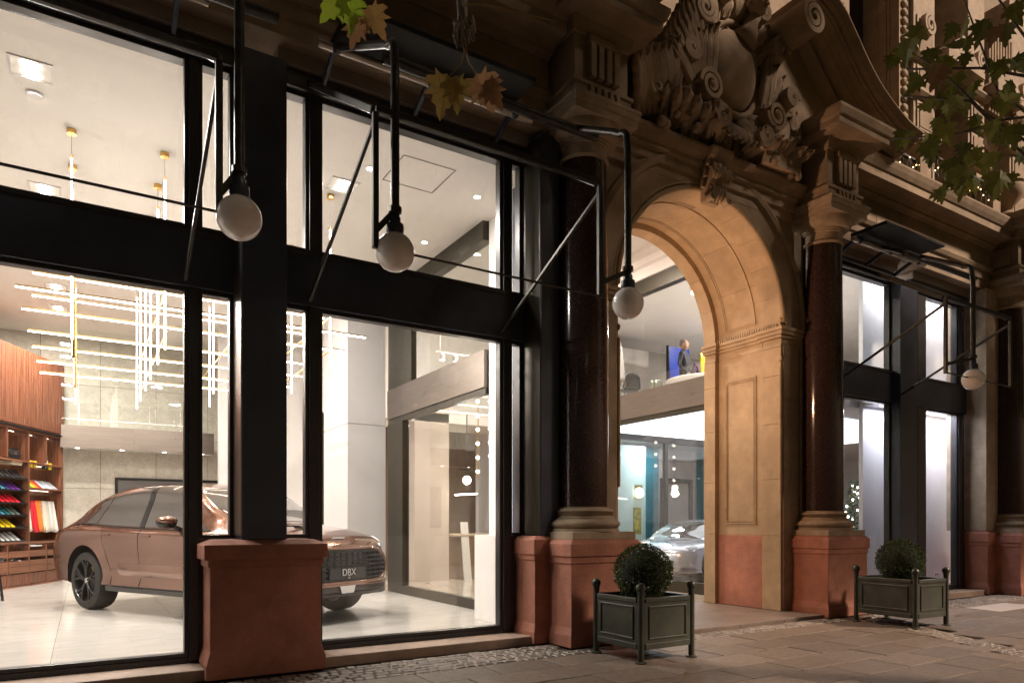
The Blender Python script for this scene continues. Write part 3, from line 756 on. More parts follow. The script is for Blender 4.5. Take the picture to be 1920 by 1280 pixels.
# ------------------------------------------------------------------ awning frames and globe lamps
YF = 4.88
awn_labels = ['folded awning frame of slim tubes before the left window with the copper car',
              'folded awning frame between the second and third globe lamps, left of the granite column',
              'folded awning frame over the far window right of the arch']
def awning(x0, x1, label, full=True):
    t = thing('awning_frame', label, 'awning frame', ((x0+x1)/2, 6.3, 5.6), 'folded awning frames over the windows')
    obj('cassette_tube', MB().tube([(x0-.05,6.18,5.60),(x1+.12,6.18,5.60)], .038, 14), M['cassette'], t, smooth='auto')
    obj('roller_tube', MB().tube([(x0+.35,5.62,5.28),(x1+.55,5.62,5.28)], .045, 14), M['bracket'], t, smooth='auto')
    obj('cassette_hood', MB().box(x0+.1, x1-.1, 5.75, 6.31, 5.58+.12, 5.58+.17), M['hood'], t, bev=.01)
    obj('front_bar', MB().bar((x0,YF,4.36),(x1,YF,4.36),.05,.05), M['bracket'], t, bev=.008)
    obj('bottom_rod', MB().tube([(x0+.02,YF,3.345),(x1-.02,YF,3.345)], .010, 8), M['bracket'], t, smooth='auto')
    for x in (x0, x1):
        obj('post', MB().bar((x,YF,4.335),(x,YF,3.33),.045,.045), M['bracket'], t, bev=.008)
        obj('side_arm', MB().bar((x,YF+.03,4.365),(x,6.62,5.48),.05,.06), M['bracket'], t, bev=.008)
        obj('stay', MB().bar((x+.0,YF+.02,4.27),(x,6.625,3.42),.028,.035), M['bracket'], t, bev=.006)
    for x in (x0+.12, (x0+x1)/2, x1-.1):
        obj('wall_strap', MB().bar((x,6.2,5.66),(x,6.57,5.50),.035,.05), M['black'], t)
        obj('clamp', MB().sphere((x,6.17,5.60), .052, 10, 8), M['black'], t, smooth=True)
    return t
awning(-1.9, .76, awn_labels[0]); awning(1.835, 3.95, awn_labels[1]); awning(9.91, 11.76, awn_labels[2])
lamp_spec = [(.886, 'opal globe lamp on a dropped tube before the black pier, leftmost and largest'),
             (1.99, 'opal globe lamp hanging between the black pier and the granite column, second from left'),
             (4.28, 'opal globe lamp hanging in front of the arch beside the left granite column'),
             (10.65, 'small far globe lamp before the window right of the arch')]
def globe_lamp(x, label, xp):
    t = thing('globe_lamp', label, 'lamp', (x, 6.2, 5.6), 'globe lamps hung before the shopfront')
    arm = [(x-.02,6.18,5.62),(x-.01,5.5,5.24),(x,5.06,5.0)]
    for k in range(7):
        a = PI/2*k/6*.72 + .0
        arm.append((x, 5.0-.115*math.sin(a)-.0, 4.955-.11*(1-math.cos(a))))
    arm += [(x,YF,4.70),(x,YF,3.60)]
    obj('arm', MB().tube(arm, .033, 12), M['bracket'], t, smooth='auto')
    obj('collar', MB().lathe([(.036,3.60),(.042,3.585),(.042,3.55),(.064,3.54),(.066,3.485),(.06,3.465)], x, YF, 20), M['black'], t, smooth='auto')
    obj('globe', MB().sphere((x,YF,3.335), .145, 36, 22), M['globe'], t, smooth=True)
    obj('side_link', MB().bar((xp,YF,3.46),(x-.02,YF,3.62),.02,.045), M['bracket'], t, bev=.004)
    obj('pipe_clamp', MB().lathe([(.05,3.63),(.05,3.67)], x, YF, 12), M['bracket'], t)
for (x, l), xp in zip(lamp_spec, (.76, 1.835, 3.95, 9.91)): globe_lamp(x, l, xp)

# ------------------------------------------------------------------ ground
g = MB()
g.add([(-60,-60,-.045),(80,-60,-.045),(80,60,-.045),(-60,60,-.045)], [(0,1,2,3)])
struct('ground', g, M['joint'])
pave = struct('pavement', MB().box(-8, 24, -6, 6.29, -.2, -.03), M['joint'])
rs = random.Random(11)
# strips of setts: one along the building, two slanting off it
setts = []
def in_band(x, y):
    return None
YS0 = 5.62     # outer edge of the sett strip along the facade (between the piers)
def strip_pts(p0, p1, width, row, size):
    """rows of setts along p0->p1; returns list of (x,y,angle,l,w)"""
    p0 = Vector(p0); p1 = Vector(p1); d = (p1-p0); L_ = d.length; d.normalize(); nrm = Vector((-d.y, d.x)); out = []
    nr = int(width/row)
    for r_ in range(nr):
        s = rs.uniform(0, size)
        while s < L_:
            l = size*rs.uniform(.75, 1.25)
            c = p0 + d*(s+l/2) + nrm*(r_+.5)*row + nrm*.012*math.sin(s*3)
            out.append((c.x, c.y, math.atan2(d.y, d.x)+rs.uniform(-.05,.05), l-.012, row-.012)); s += l
    return out
strip_a = strip_pts((.6,5.58), (16,5.58), .70, .1, .115)
strip_b = strip_pts((9.15,5.56), (6.9,1.6), .34, .085, .10)
strip_c = strip_pts((2.2,5.58), (-2.0,4.6), .0, .1, .1)
def inside_plinth(x, y):
    return any(abs(x-ax) < .56 and y > 5.76 for ax in (AX1, AX2, AX3)) or (abs(x-1.365) < .56 and y > 6.12) or (5.25 < x < 8.82 and y > 5.86) or (4.1 < x < 4.4 and y > 6.16) or (14.1 < x < 14.6 and y > 6.16)
allset = [q for q in strip_a + strip_b if not inside_plinth(q[0], q[1])]
def sett_verts(q, z=0):
    x, y, a, l, w_ = q; ca, sa = math.cos(a), math.sin(a); vs = []
    dz = [rs.uniform(-.004,.004) for _ in range(4)]
    for (u, v, zz, ins) in [(-1,-1,-.03,0),(1,-1,-.03,0),(1,1,-.03,0),(-1,1,-.03,0),(-1,-1,-.008,0),(1,-1,-.008,0),(1,1,-.008,0),(-1,1,-.008,0),(-1,-1,.002,.01),(1,-1,.002,.01),(1,1,.002,.01),(-1,1,.002,.01)]:
        px = u*(l/2-ins); py = v*(w_/2-ins)
        vs.append((x+px*ca-py*sa, y+px*sa+py*ca, z+zz+(dz[len(vs) % 4] if zz > -.02 else 0)))
    fs = []
    for lv in (0, 4):
        fs += [(lv+k, lv+(k+1) % 4, lv+4+(k+1) % 4, lv+4+k) for k in range(4)]
    fs.append((8,9,10,11))
    return vs, fs
def seen(q):
    d = SX*q[0]+CX*q[1]; px = 960+FPX*(CX*q[0]-SX*q[1])/d
    return d if (-40 < px < 1960 and HZ+FPX*HC/d < 1300) else 999
allset.sort(key=seen)
sroot = struct('sett_strip', MB().box(-7.9, 23.9, 5.55, 6.285, -.03, -.024), M['joint'])
rest = MB()
for i, q in enumerate(allset):
    vs, fs = sett_verts(q)
    if i < 300 and seen(q) < 900: obj('sett', MB().add(vs, fs), M['sett'], sroot)
    else: rest.add(vs, fs)
obj('setts', rest, M['sett'], sroot, kind='stuff')
# large slabs in running bond, parallel to the facade
def near_b(x, y):
    t = (5.56-y)/(5.56-1.6); xb = 9.15 + (6.9-9.15)*t
    return abs(x - (xb+.16)) < .30
row = 0; y = 5.575; far = MB(); ns = 0
while y > -1.0:
    h = .42; x = -1.5 + (row % 2)*.33 + rs.uniform(-.06,.06)
    while x < 16:
        l = .66 + rs.uniform(-.02,.02)
        cx_, cy_ = x+l/2, y-h/2
        g_ = .008
        segs_ = [(x+g_, x+l-g_)]
        if .0 < cy_ < 5.6:
            t0 = (5.56-cy_)/(5.56-1.6); xb = 9.15+(6.9-9.15)*t0
            a0, a1 = xb-.0, xb+.42
            if x < a1 and x+l > a0:
                segs_ = [(p, q_) for p, q_ in ((x+g_, min(x+l-g_, a0)), (max(x+g_, a1), x+l-g_)) if q_-p > .05]
        for (p, q_) in segs_:
            dz = rs.uniform(-.003, .003)
            b = MB().loopstack([(p,q_,y-h+g_,y-g_,-.03),(p,q_,y-h+g_,y-g_,-.004+dz),(p+.004,q_-.004,y-h+g_+.004,y-g_-.004,dz)])
            if seen((cx_, cy_)) < 40 and ns < 300: obj('slab', b, M['slab'], pave); ns += 1
            else: far.add(b.v, b.f)
        x += l
    y -= h; row += 1
obj('slabs', far, M['slab'], pave, kind='stuff')
# pale access cover at the far right, threshold stones of the arch
cover = tag(obj('access_cover', MB().box(11.6, 12.9, 4.95, 5.45, -.01, .006), pm('pale_cover_stone', (.42,.37,.34), .5, var=.1), None, bev=.003), 'pale flat access cover set in the paving at the right edge', 'access cover')
thr = struct('threshold', MB().box(5.32, 8.745, 5.93, 6.10, -.02, .04), M['threshold'], bev=.008)
for k in range(4):
    obj('threshold_stone', MB().box(5.30+k*.862+.002, 5.30+(k+1)*.862-.002, 5.90, 6.445, -.02, .046), M['threshold'], thr, bev=.008)
for j in range(3):
    for k in range(4):
        obj('threshold_stone', MB().box(5.50+k*.76+.002, 5.50+(k+1)*.76-.002, 6.448+j*.5, 6.448+(j+1)*.5-.003, -.02, .045), M['threshold'], thr, bev=.004)
# ------------------------------------------------------------------ planters with clipped box balls
def planter(cx, cy, w_, d_, label, blabel, rz=0):
    t = thing('planter', label, 'planter', (0,0,0), 'square metal planters before the columns')
    hx_, hy_ = w_/2, d_/2; z0, z1 = .13, .60
    L_ = dict(local=True)
    b = MB()
    for s in (-1, 1):
        b.box(-hx_, hx_, s*hy_-.012, s*hy_+.012, z0, z1); b.box(s*hx_-.012, s*hx_+.012, -hy_+.013, hy_-.013, z0, z1)
    b.box(-hx_+.02, hx_-.02, -hy_+.02, hy_-.02, z0+.01, z0+.03)
    obj('box_sides', b, M['planter'], t, bev=.003, **L_)
    for s in (-1, 1):
        for nm, z_, z__, o in (('top_rail', z1-.035, z1+.006, .027), ('bottom_rail', z0-.005, z0+.05, .022)):
            obj(nm, MB().box(-hx_+.04, hx_-.04, s*hy_-o, s*hy_+o, z_, z__), M['planter'], t, bev=.004, **L_)
            obj(nm, MB().box(s*hx_-o, s*hx_+o, -hy_+.04, hy_-.04, z_, z__), M['planter'], t, bev=.004, **L_)
    for s in (-1, 1):
        for ax in 'xy':
            m = MB(); hw_ = (hx_ if ax == 'y' else hy_)-.085; a, c = z0+.085, z1-.07; o = .020
            for (u0, u1, v0, v1) in ((-hw_,hw_,a,a+.018),(-hw_,hw_,c-.018,c),(-hw_,-hw_+.018,a+.018,c-.018),(hw_-.018,hw_,a+.018,c-.018)):
                if ax == 'y': m.box(u0, u1, s*hy_-.024, s*hy_+.024, v0, v1)
                else: m.box(s*hx_-.024, s*hx_+.024, u0, u1, v0, v1)
            obj('panel_moulding', m, M['planter'], t, bev=.006, **L_)
    for sx_ in (-1, 1):
        for sy_ in (-1, 1):
            x, y = sx_*hx_, sy_*hy_
            p = obj('post', MB().tube([(x,y,.006),(x,y,.665)], .030, 16), M['planter'], t, smooth='auto', **L_)
            obj('ball', MB().sphere((x,y,.705), .047, 18, 12), M['planter'], p, smooth=True, **L_)
            obj('neck', MB().lathe([(.034,.645),(.036,.655),(.034,.668),(.02,.675)], x, y, 14), M['planter'], p, smooth='auto', **L_)
            obj('foot', MB().lathe([(.056,.003),(.056,.011),(.035,.018)], x, y, 16), M['planter'], p, smooth='auto', **L_)
    obj('soil', MB().grid(lambda u, v: ((u-.5)*(w_-.03), (v-.5)*(d_-.03), .545+.012*math.sin(u*17)*math.cos(v*13)), 10, 10), M['soil'], t, **L_)
    t.location = (cx, cy, 0); t.rotation_euler.z = rz
    s = thing('boxwood_bush', blabel, 'bush', (cx, cy, .55), 'clipped box balls in planters')
    rb = .283; cz = .815 - .55
    fb = MB()
    rr = random.Random(int(cx*100))
    for k in range(5200):
        u = rr.uniform(-1, 1); a = rr.uniform(0, 2*PI); q = math.sqrt(1-u*u)
        nrm = Vector((q*math.cos(a), q*math.sin(a), u))
        lump = 1 + .035*math.sin(7*nrm.x+3*cx)*math.sin(6*nrm.y+1)*math.cos(5*nrm.z)
        p = nrm*rb*lump*(1-.16*rr.random()**1.6) + Vector((0,0,cz))
        if k % 26 == 0: p += nrm*.02
        dirv = (nrm*.9 + Vector((rr.uniform(-1,1), rr.uniform(-1,1), rr.uniform(-.5,1)))*.75).normalized()
        sd = dirv.cross(Vector((rr.uniform(-1,1), rr.uniform(-1,1), rr.uniform(-1,1)))).normalized()
        l = rr.uniform(.016,.026); w2 = l*.33
        fb.add([p, p+dirv*l*.5+sd*w2, p+dirv*l, p+dirv*l*.5-sd*w2], [(0,1,2,3)])
    obj('foliage', fb, M['box'], s, local=True, kind='stuff')
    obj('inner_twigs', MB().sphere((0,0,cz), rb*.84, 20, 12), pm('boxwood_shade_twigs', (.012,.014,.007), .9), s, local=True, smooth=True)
    obj('trunk', MB().tube([(0,0,-.01),(0,0,.08),(.01,.01,.2)], [.02,.016,.012], 8), M['bark'], s, local=True)
planter(4.755, 5.195, .66, .66, 'dark olive metal planter with ball posts at the foot of the left granite column', 'clipped box ball growing in the nearer planter by the left column')
planter(9.13, 5.06, .66, .80, 'dark olive metal planter with ball posts right of the arch', 'clipped box ball growing in the farther planter right of the arch', R(-3))
# ------------------------------------------------------------------ left shop: shell
FZ, CZL = .10, 5.44
BW = 18.2
def tiles(root_name, x0, x1, y0, y1, z, tw, td, mat):
    root = struct(root_name, MB().box(x0, x1, y0, y1, z-.15, z-.012), M['joint'])
    ny = int(math.ceil((y1-y0)/td)); nx = int(math.ceil((x1-x0)/tw))
    for j in range(ny):
        for i in range(nx):
            a, b_ = x0+i*tw, min(x0+(i+1)*tw, x1); c, d = y0+j*td, min(y0+(j+1)*td, y1)
            obj('tile', MB().box(a+.0015, b_-.0015, c+.0015, d-.0015, z-.012, z), mat, root)
    return root
tiles('shop_floor', -5.2, 4.72, 6.81, BW, FZ, 1.24, 1.9, M['tile'])
struct('shop_ceiling', MB().box(-5.2, 4.72, 6.86, BW+.1, CZL, CZL+.2), M['ceil'])
struct('shop_side_wall', MB().box(-5.4, -5.2, 6.8, BW, 0, CZL), M['white'])
# concrete panel wall at the back
cw = struct('concrete_wall', MB().box(-5.2, 4.8, BW+.02, BW+.2, 0, CZL), M['joint'])
zz = [.1, 1.0, 2.1, 3.3, 4.4, CZL]
for z0, z1 in zip(zz[:-1], zz[1:]):
    x = -1.9
    while x < 3.2:
        obj('concrete_panel', MB().box(x+.004, x+1.12-.004, BW, BW+.02, z0+.004, z1-.004), M['concrete'], cw); x += 1.12
# mezzanine: steel band, soffit with downlights, glass balustrade
mz = struct('mezzanine', MB().box(-.40, 2.6, 17.42, BW-.002, 2.96, 3.2), M['white'])
obj('steel_band', MB().box(-.40, .97, 17.38, 17.418, 2.92, 3.40), M['steel'], mz); obj('steel_band', MB().box(.974, 2.6, 17.38, 17.418, 2.92, 3.40), M['steel'], mz)
obj('balustrade_pane', MB().box(-.40, 2.6, 17.40, 17.412, 3.402, 5.43), M['glass'], mz)
for x in (-.1, .75, 1.6, 2.4):
    obj('downlight', MB().lathe([(.04,2.950),(.04,2.958)], x, 17.8, 12), M['lamp'], mz)
# white wall piece and dark doorway to the right, white boxed column
struct('white_wall', MB().box(2.42, 4.22, 15.5, 15.7, FZ, CZL), M['panelwhite'])
struct('dark_doorway_panel', MB().box(4.22, 4.72, 15.55, 15.7, FZ, CZL), M['olive'])
wc = struct('white_boxed_column', MB().box(3.96, 4.60, 11.83, 13.2, FZ, CZL), M['white'])
for (z0, z1) in ((FZ,3.06),(3.066,CZL)):
    obj('column_panel', MB().box(3.93, 4.63, 11.80, 11.828, z0, z1-.004), M['panelwhite'], wc); obj('column_panel', MB().box(3.93, 3.958, 11.832, 13.2, z0, z1-.004), M['panelwhite'], wc)
struct('white_pier', MB().box(4.72, 5.1, 6.95, 8.22, FZ, CZL), M['white'])
lb = tag(obj('white_plinth_block', MB().box(4.22, 4.715, 7.2, 7.72, FZ, 1.165), M['whitegloss'], bev=.004), 'low white display plinth just inside the window right of the copper car', 'plinth')
tag(obj('light_switch', MB().box(2.58, 2.66, 15.48, 15.498, 1.12, 1.36), M['whitegloss'], bev=.004), 'small switch plate on the white wall behind the copper car', 'switch')
# picture-like dark screen on the concrete wall
scr = thing('wall_screen', 'wide dark screen in a black frame on the concrete wall behind the car', 'screen', (1.7, BW, 1.7))
obj('screen_frame', MB().box(.62, 2.85, BW-.06, BW-.004, 1.2, 2.36), M['trim'], scr, bev=.004)
obj('screen_panel', MB().box(.68, 2.79, BW-.066, BW-.0605, 1.26, 2.30), pm('grey_screen', (.10,.09,.085), .3), scr)

# square double downlights in the ceiling, each with its own lamp
def downlight(x, y, z, power, label, col=(1,.915,.845), sz=.3):
    t = thing('ceiling_downlight', label, 'ceiling light', (x, y, z), 'square recessed ceiling lights')
    b = MB(); s = .17
    b.box(x-s, x+s, y-s, y-s+.02, z-.012, z-.001).box(x-s, x+s, y+s-.02, y+s, z-.012, z-.001).box(x-s, x-s+.02, y-s+.02, y+s-.02, z-.012, z-.001).box(x+s-.02, x+s, y-s+.02, y+s-.02, z-.012, z-.001)
    obj('trim_frame', b, M['whitegloss'], t)
    for k in (-1, 1): obj('lamp_disc', MB().lathe([(.068,z-.009),(.068,z-.003)], x, y+k*.078, 20), M['lamp'], t)
    ld = bpy.data.lights.new('downlight_lamp', 'AREA'); ld.shape = 'SQUARE'; ld.size = sz; ld.energy = power; ld.color = col
    lo = bpy.data.objects.new('downlight_lamp', ld); C.objects.link(lo); lo.parent = t; lo.location = (0, 0, -.02)
    return t
def px_on_z(px, py, z):
    d = ray(px, py); t = (z-HC)/d.z; return Vector((0,0,HC)) + d*t
dl = []
for (px, py) in ((58,130),(84,355),(105,537),(109,577)):
    p = px_on_z(px, py, CZL); dl.append((p.x, p.y))
dl_lab = ['square double ceiling light nearest the left edge, in the upper window', 'square double ceiling light just above the dark transom in the upper window',
          'square double ceiling light seen below the transom behind the upper light tubes', 'lower square double ceiling light seen behind the light tubes']
for (x, y), l in zip(dl, dl_lab): downlight(x, y, CZL, 138, l)
downlight(2.7, 8.3, CZL, 100, 'square double ceiling light near the white pier by the second window')
downlight(1.9, 11.4, CZL, 110, 'square double ceiling light above the bonnet of the copper car')
for (px, py) in ((65,176),(686,340),(800,1)):
    pass
p = px_on_z(65, 176, CZL); tag(obj('smoke_detector', MB().lathe([(.06,CZL-.03),(.075,CZL-.012),(.075,CZL-.001)], p.x, p.y, 18), M['whitegloss']), 'small round white smoke detector beside the leftmost ceiling light', 'smoke detector')
p = px_on_z(785, 328, CZL)
hatch = MB(); hx0, hy0, hs = p.x, p.y, .33
for (a, b_, c, d) in ((-hs,hs,-hs,-hs+.012),(-hs,hs,hs-.012,hs),(-hs,-hs+.012,-hs,hs),(hs-.012,hs,-hs,hs)): hatch.box(hx0+a, hx0+b_, hy0+c, hy0+d, CZL-.004, CZL-.001)
tag(obj('ceiling_hatch', hatch, M['steel']), 'square access hatch outlined in the ceiling behind the second window', 'hatch')
for i, (px, py) in enumerate(((694,316),(895,369),(796,454),(893,476))):
    p = px_on_z(px, py, CZL)
    t = thing('round_downlight', ['round downlight beside the bracket post in the second window', 'round downlight right of the ceiling hatch', 'round downlight below the ceiling hatch', 'round downlight over the diagonal beam'][i], 'ceiling light', p, 'round ceiling downlights')
    obj('lamp_disc', MB().lathe([(.04,CZL-.008),(.04,CZL-.002)], p.x, p.y, 14), M['lamp'], t); obj('trim_ring', MB().lathe([(.055,CZL-.006),(.055,CZL-.0015)], p.x, p.y, 18), M['whitegloss'], t)

# ------------------------------------------------------------------ lattice chandelier of light tubes
ch = thing('tube_chandelier', 'large lattice chandelier of warm light tubes and brass rods over the copper car', 'chandelier', (1.3, 10.8, CZL))
ch_y = [8.6, 9.45, 10.5, 11.4, 12.4, 13.3]
def hor(x0, x1, y, z):
    o = obj('light_tube', MB().tube([(x0,y,z),(x1,y,z)], .0085, 8), M['tubelight'], ch)
    obj('brass_back', MB().box(x0, x1, y-.008, y+.008, z+.014, z+.026), M['gold'], o)
def ver(x, y, z0, z1, hang=True):
    o = obj('light_tube', MB().tube([(x,y,z0),(x,y,z1)], .0085, 8), M['tubelight'], ch)
    obj('brass_cap', MB().tube([(x,y,z1),(x,y,z1+.03)], .014, 8), M['gold'], o)
    obj('brass_back', MB().box(x-.006, x+.006, y+.014, y+.024, z0, z1), M['gold'], o)
    obj('hanging_wire', MB().tube([(x,y,z1+.03),(x,y,CZL)], .002, 4), M['bracket'], o)
    obj('ceiling_rose', MB().lathe([(.045,CZL-.05),(.045,CZL-.001)], x, y, 16), M['gold'], o)
for y in ch_y: hor(-.58, 3.1 , y, 3.70)
hor(-.44, 2.6, 8.72, 3.90); hor(-.49, 2.6, 9.58, 3.90); hor(-.58, 3.1, 8.62, 4.66)
for i, y in enumerate(ch_y):
    ver(.78, y+.03, 3.25, 5.14)
    if i % 1 == 0 and i in (0, 1, 3, 5): ver(-.1, y+.03, 3.25, 5.14)
    if i in (0, 2): ver(2.65, y+.03, 3.25, 5.0)
ver(1.79, 12.43, 3.25, 4.9); ver(1.70, 11.43, 3.3, 4.8)
for (x, z) in ((.80,3.95),(.80,3.45),(-.08,3.95),(2.67,3.92),(2.67,3.5),(1.81,3.9)):
    obj('brass_rod', MB().tube([(x,8.55,z),(x,13.4,z)], .012, 8), M['gold'], ch)
for (x, y) in ((-.1,8.6),(-.1,10.5)): obj('brass_rod', MB().tube([(x+.02,y+.05,3.05),(x+.02,y+.05,4.2)], .014, 8), M['gold'], ch)

# ------------------------------------------------------------------ walnut shelf wall (its own frame: x along, y into the case)
E_ = Vector((.434, .90)).normalized(); P1 = Vector((-.41, 17.4)); P0 = P1 - E_*3.0
bk = thing('walnut_shelf_wall', 'tall walnut shelf wall with tilted sample trays left of the copper car', 'shelf', (0,0,0))
K = dict(local=True)
DP = .34
BX = lambda *a: MB().box(*a)
obj('upper_panel', BX(-.4, 3.12, -.01, DP, 3.06, 4.55), M['walnut'], bk, **K)
k = 0; x = .55
while x < 3.1:
    obj('slat', BX(x, x+.047, -.028, -.0105, 3.09, 4.54), M['walnut'], bk, **K); x += .056
obj('dark_cornice', BX(-.4, 3.15, -.05, DP, 3.035, 3.058), M['trim'], bk, **K)
obj('back_panel', BX(-.4, 3.12, DP-.02, DP, FZ-.09, 3.03), M['walnut'], bk, **K)
for x in (.0, .615, 1.229, 1.897, 2.505, 3.10):
    z0, z1 = 0.0, 3.03
    if abs(x-2.505) < .01:
        obj('divider', BX(x-.016, x+.016, 0, DP-.022, 2.44, 3.03), M['walnut'], bk, bev=.002, **K); obj('divider', BX(x-.016, x+.016, 0, DP-.022, .0, .80), M['walnut'], bk, bev=.002, **K)
    elif x < 1.3 and x > 1.0:
        obj('divider', BX(x-.016, x+.016, 0, DP-.022, 2.44, 3.03), M['walnut'], bk, bev=.002, **K); obj('divider', BX(x-.016, x+.016, 0, DP-.022, .0, .80), M['walnut'], bk, bev=.002, **K)
    else: obj('divider', BX(x-.02, x+.02, -.004, DP-.022, z0, z1), M['walnut'], bk, bev=.002, **K)
def shelf(x0, x1, z, t=.035): obj('shelf_board', BX(x0, x1, -.002, DP-.022, z-t, z), M['walnut_h'], bk, bev=.002, **K)
zl = -FZ
for (a, b_) in ((.02,1.877),(1.917,3.08)):
    shelf(a, b_, 3.03-.0); shelf(a, b_, 2.42-.0); shelf(a, b_, .86); shelf(a, b_, .03, .05)
shelf(1.917, 3.08, 1.92)
# strip lights under the shelves: each glows down on the back panel
glow = emit('shelf_strip_light', (1,.82,.62), 5)
for (a, b_, z) in ((.04,1.21,2.994),(1.25,1.87,2.994),(1.93,2.48,2.994),(2.53,3.07,2.994),(.04,1.87,2.384),(1.93,3.07,2.384),(1.93,3.07,1.884),(1.26,1.87,.823),(1.93,2.48,.823),(2.53,3.07,.823)):
    obj('strip_light', BX(a, b_, DP-.075, DP-.06, z-.006, z), glow, bk, **K)
for (a, b_) in ((.64,1.21),(1.248,1.878),(1.918,2.486),(2.524,3.078)):
    for (z0, z1) in ((.585,.685),(.27,.395),(.40,.50)):
        obj('drawer_front', BX(a, b_, -.006, .02, z0, z1), M['walnut_h'], bk, bev=.003, **K)
    obj('drawer_front', BX(a, b_, .01, .02, .04, .25), M['walnut'], bk, bev=.003, **K)
    shelf(a, b_, .585, .02)
bk.location = (P0.x, P0.y, FZ); bk.rotation_euler.z = math.atan2(E_.y, E_.x)
BM = Matrix.Translation((P0.x, P0.y, FZ)) @ Matrix.Rotation(math.atan2(E_.y, E_.x), 4, 'Z')
def place(o, x, y, z):
    o.location = BM @ Vector((x, y, z-FZ)); o.rotation_euler.z = math.atan2(E_.y, E_.x); return o
# tilted trays with leather samples
cols = {'black': (.02,.02,.024), 'teal blue': (.06,.20,.30), 'purple': (.10,.02,.20), 'red': (.60,.015,.03), 'dark teal': (.015,.12,.13), 'grey green': (.10,.14,.12), 'yellow': (.80,.55,.02), 'lime': (.45,.60,.03), 'light grey': (.48,.47,.46), 'green': (.02,.28,.06), 'orange': (.80,.20,.02), 'white': (.75,.74,.73), 'silver blue': (.38,.45,.55), 'cream': (.70,.60,.48), 'tan': (.42,.27,.15), 'navy': (.03,.04,.12), 'crimson': (.35,.01,.02), 'pale pink': (.72,.55,.50)}
CM = {k: pm('sample_' + k.replace(' ', '_'), v, .3, var=.1, scale=10, coat=.3) for k, v in cols.items()}
def tray(x0, x1, z, lab):
    t = thing('sample_tray', lab, 'tray', (0,0,0), 'tilted trays on the walnut shelf wall')
    b = MB().prism([(-.02,-.0),(.0,.0),(.20,.17),(.19,.18)], 'x', x0, x1); obj('tray_board', b, M['trim'], t, local=True)
    obj('tray_lip', MB().box(x0, x1, -.03, -.018, -.012, .02), M['trim'], t, local=True)
    return place(t, 0, .03, z)
sm_proto = {}
def sample(x, z, colour, lab, wd=.105):
    b = MB().prism([(-.012,.03),(-.016,.012),(.16,.165),(.165,.185)], 'x', -wd/2, wd/2)
    o = obj('leather_sample', b, CM[colour], None, bev=.004); tag(o, lab, 'sample', 'leather samples on tilted trays')
    return place(o, x, .03, z)
ORD = ['first','second','third','fourth','fifth','sixth','seventh','eighth','ninth','tenth','eleventh','twelfth','thirteenth','last']
rows = [(2.16, ['black']*6 + ['black'], 'top'), (1.93, ['teal blue','teal blue','teal blue','navy','purple','purple'], 'second'), (1.69, ['crimson','red','red','red','red','red'], 'third'),
        (1.46, ['dark teal','dark teal','teal blue','dark teal','grey green','grey green'], 'fourth'), (1.225, ['lime','lime','yellow','yellow','yellow'], 'fifth'), (.972, ['light grey']*6, 'lowest')]
for z, cl, nm in rows:
    tray(.64, 1.86, z, nm + ' tilted black tray in the left shelf column')
    n_ = len(cl)
    for i, c_ in enumerate(cl): sample(.82 + i*.155, z, c_, '%s leather sample, %s from left on the %s tray, left column' % (c_, ORD[i], nm))
tray(1.935, 3.06, 2.0-.0, 'single tilted black tray in the right shelf column')
for i, c_ in enumerate(['green','yellow','orange','red','white','silver blue','white','silver blue','light grey']):
    sample(1.99 + i*.115, 2.0, c_, '%s leather sample, %s from left on the tray, right column' % (c_, ORD[i]), .09)
# hanging hides on a rail
rl = thing('hanging_rail', 'slim metal rail under the right shelf carrying hanging leather pieces', 'rail', (0,0,0))
obj('rail_bar', MB().tube([(1.93,.13,1.80),(3.07,.13,1.80)], .008, 8), M['steel'], rl, local=True)
for i in range(14): obj('hook', MB().tube([(1.97+i*.075,.13,1.81),(1.97+i*.075,.12,1.77)], .004, 5), M['steel'], rl, local=True)
place(rl, 0, 0, FZ)
hang = ['pale pink','cream','crimson','red','red','orange','orange','tan','cream','cream','light grey','white','cream','white']
for i, c_ in enumerate(hang):
    x = 1.97 + i*.075; ph = i*1.3
    def f(u, v, x=x, ph=ph):
        wd = .05 + .10*u
        return ((v-.5)*wd*1.3 + .015*math.sin(ph), .02*math.sin(v*7+ph)*(1+u) - .05*u, -.62*u - .02*math.sin(v*5+ph)*u)
    o = obj('hanging_hide', MB().grid(f, 8, 6), CM[c_], None, smooth=True)
    tag(o, '%s leather hide, %s from the left on the hanging rail' % (c_, ORD[i]), 'hide', 'leather hides hanging on the rail'); s_ = o.modifiers.new('solid','SOLIDIFY'); s_.thickness = .006
    place(o, x, .12, 1.77)
# bag, books, bottle, yellow cups, folded papers
bag = thing('handbag', 'black handbag standing on books in the top shelf', 'bag', (0,0,0))
obj('bag_body', MB().prism([(-.07,0),(.07,0),(.085,.06),(.07,.19),(.03,.24),(-.03,.24),(-.07,.19),(-.085,.06)], 'x', -.19, .19), M['trim'], bag, bev=.015, local=True)
obj('flap', MB().prism([(-.094,.11),(-.07,.21),(-.03,.252),(.03,.252),(.03,.247),(-.028,.246),(-.066,.205),(-.088,.11)], 'x', -.188, .188), M['trim'], bag, local=True)
obj('clasp', MB().box(-.03, .03, -.105, -.09, .12, .17), M['steel'], bag, local=True)
place(bag, 1.56, .15, 2.42+.075+.002)
for i in range(3):
    o = obj('book', MB().box(-.17, .17, -.12, .12, 0, .024), CM['cream' if i != 1 else 'tan'], None, bev=.003); tag(o, ['cream book at the bottom of the pile under the handbag','tan book in the middle of the pile under the handbag','cream book on top of the pile under the handbag'][i], 'book', 'books under the handbag'); place(o, 1.56+.01*i, .15, 2.421+i*.025)
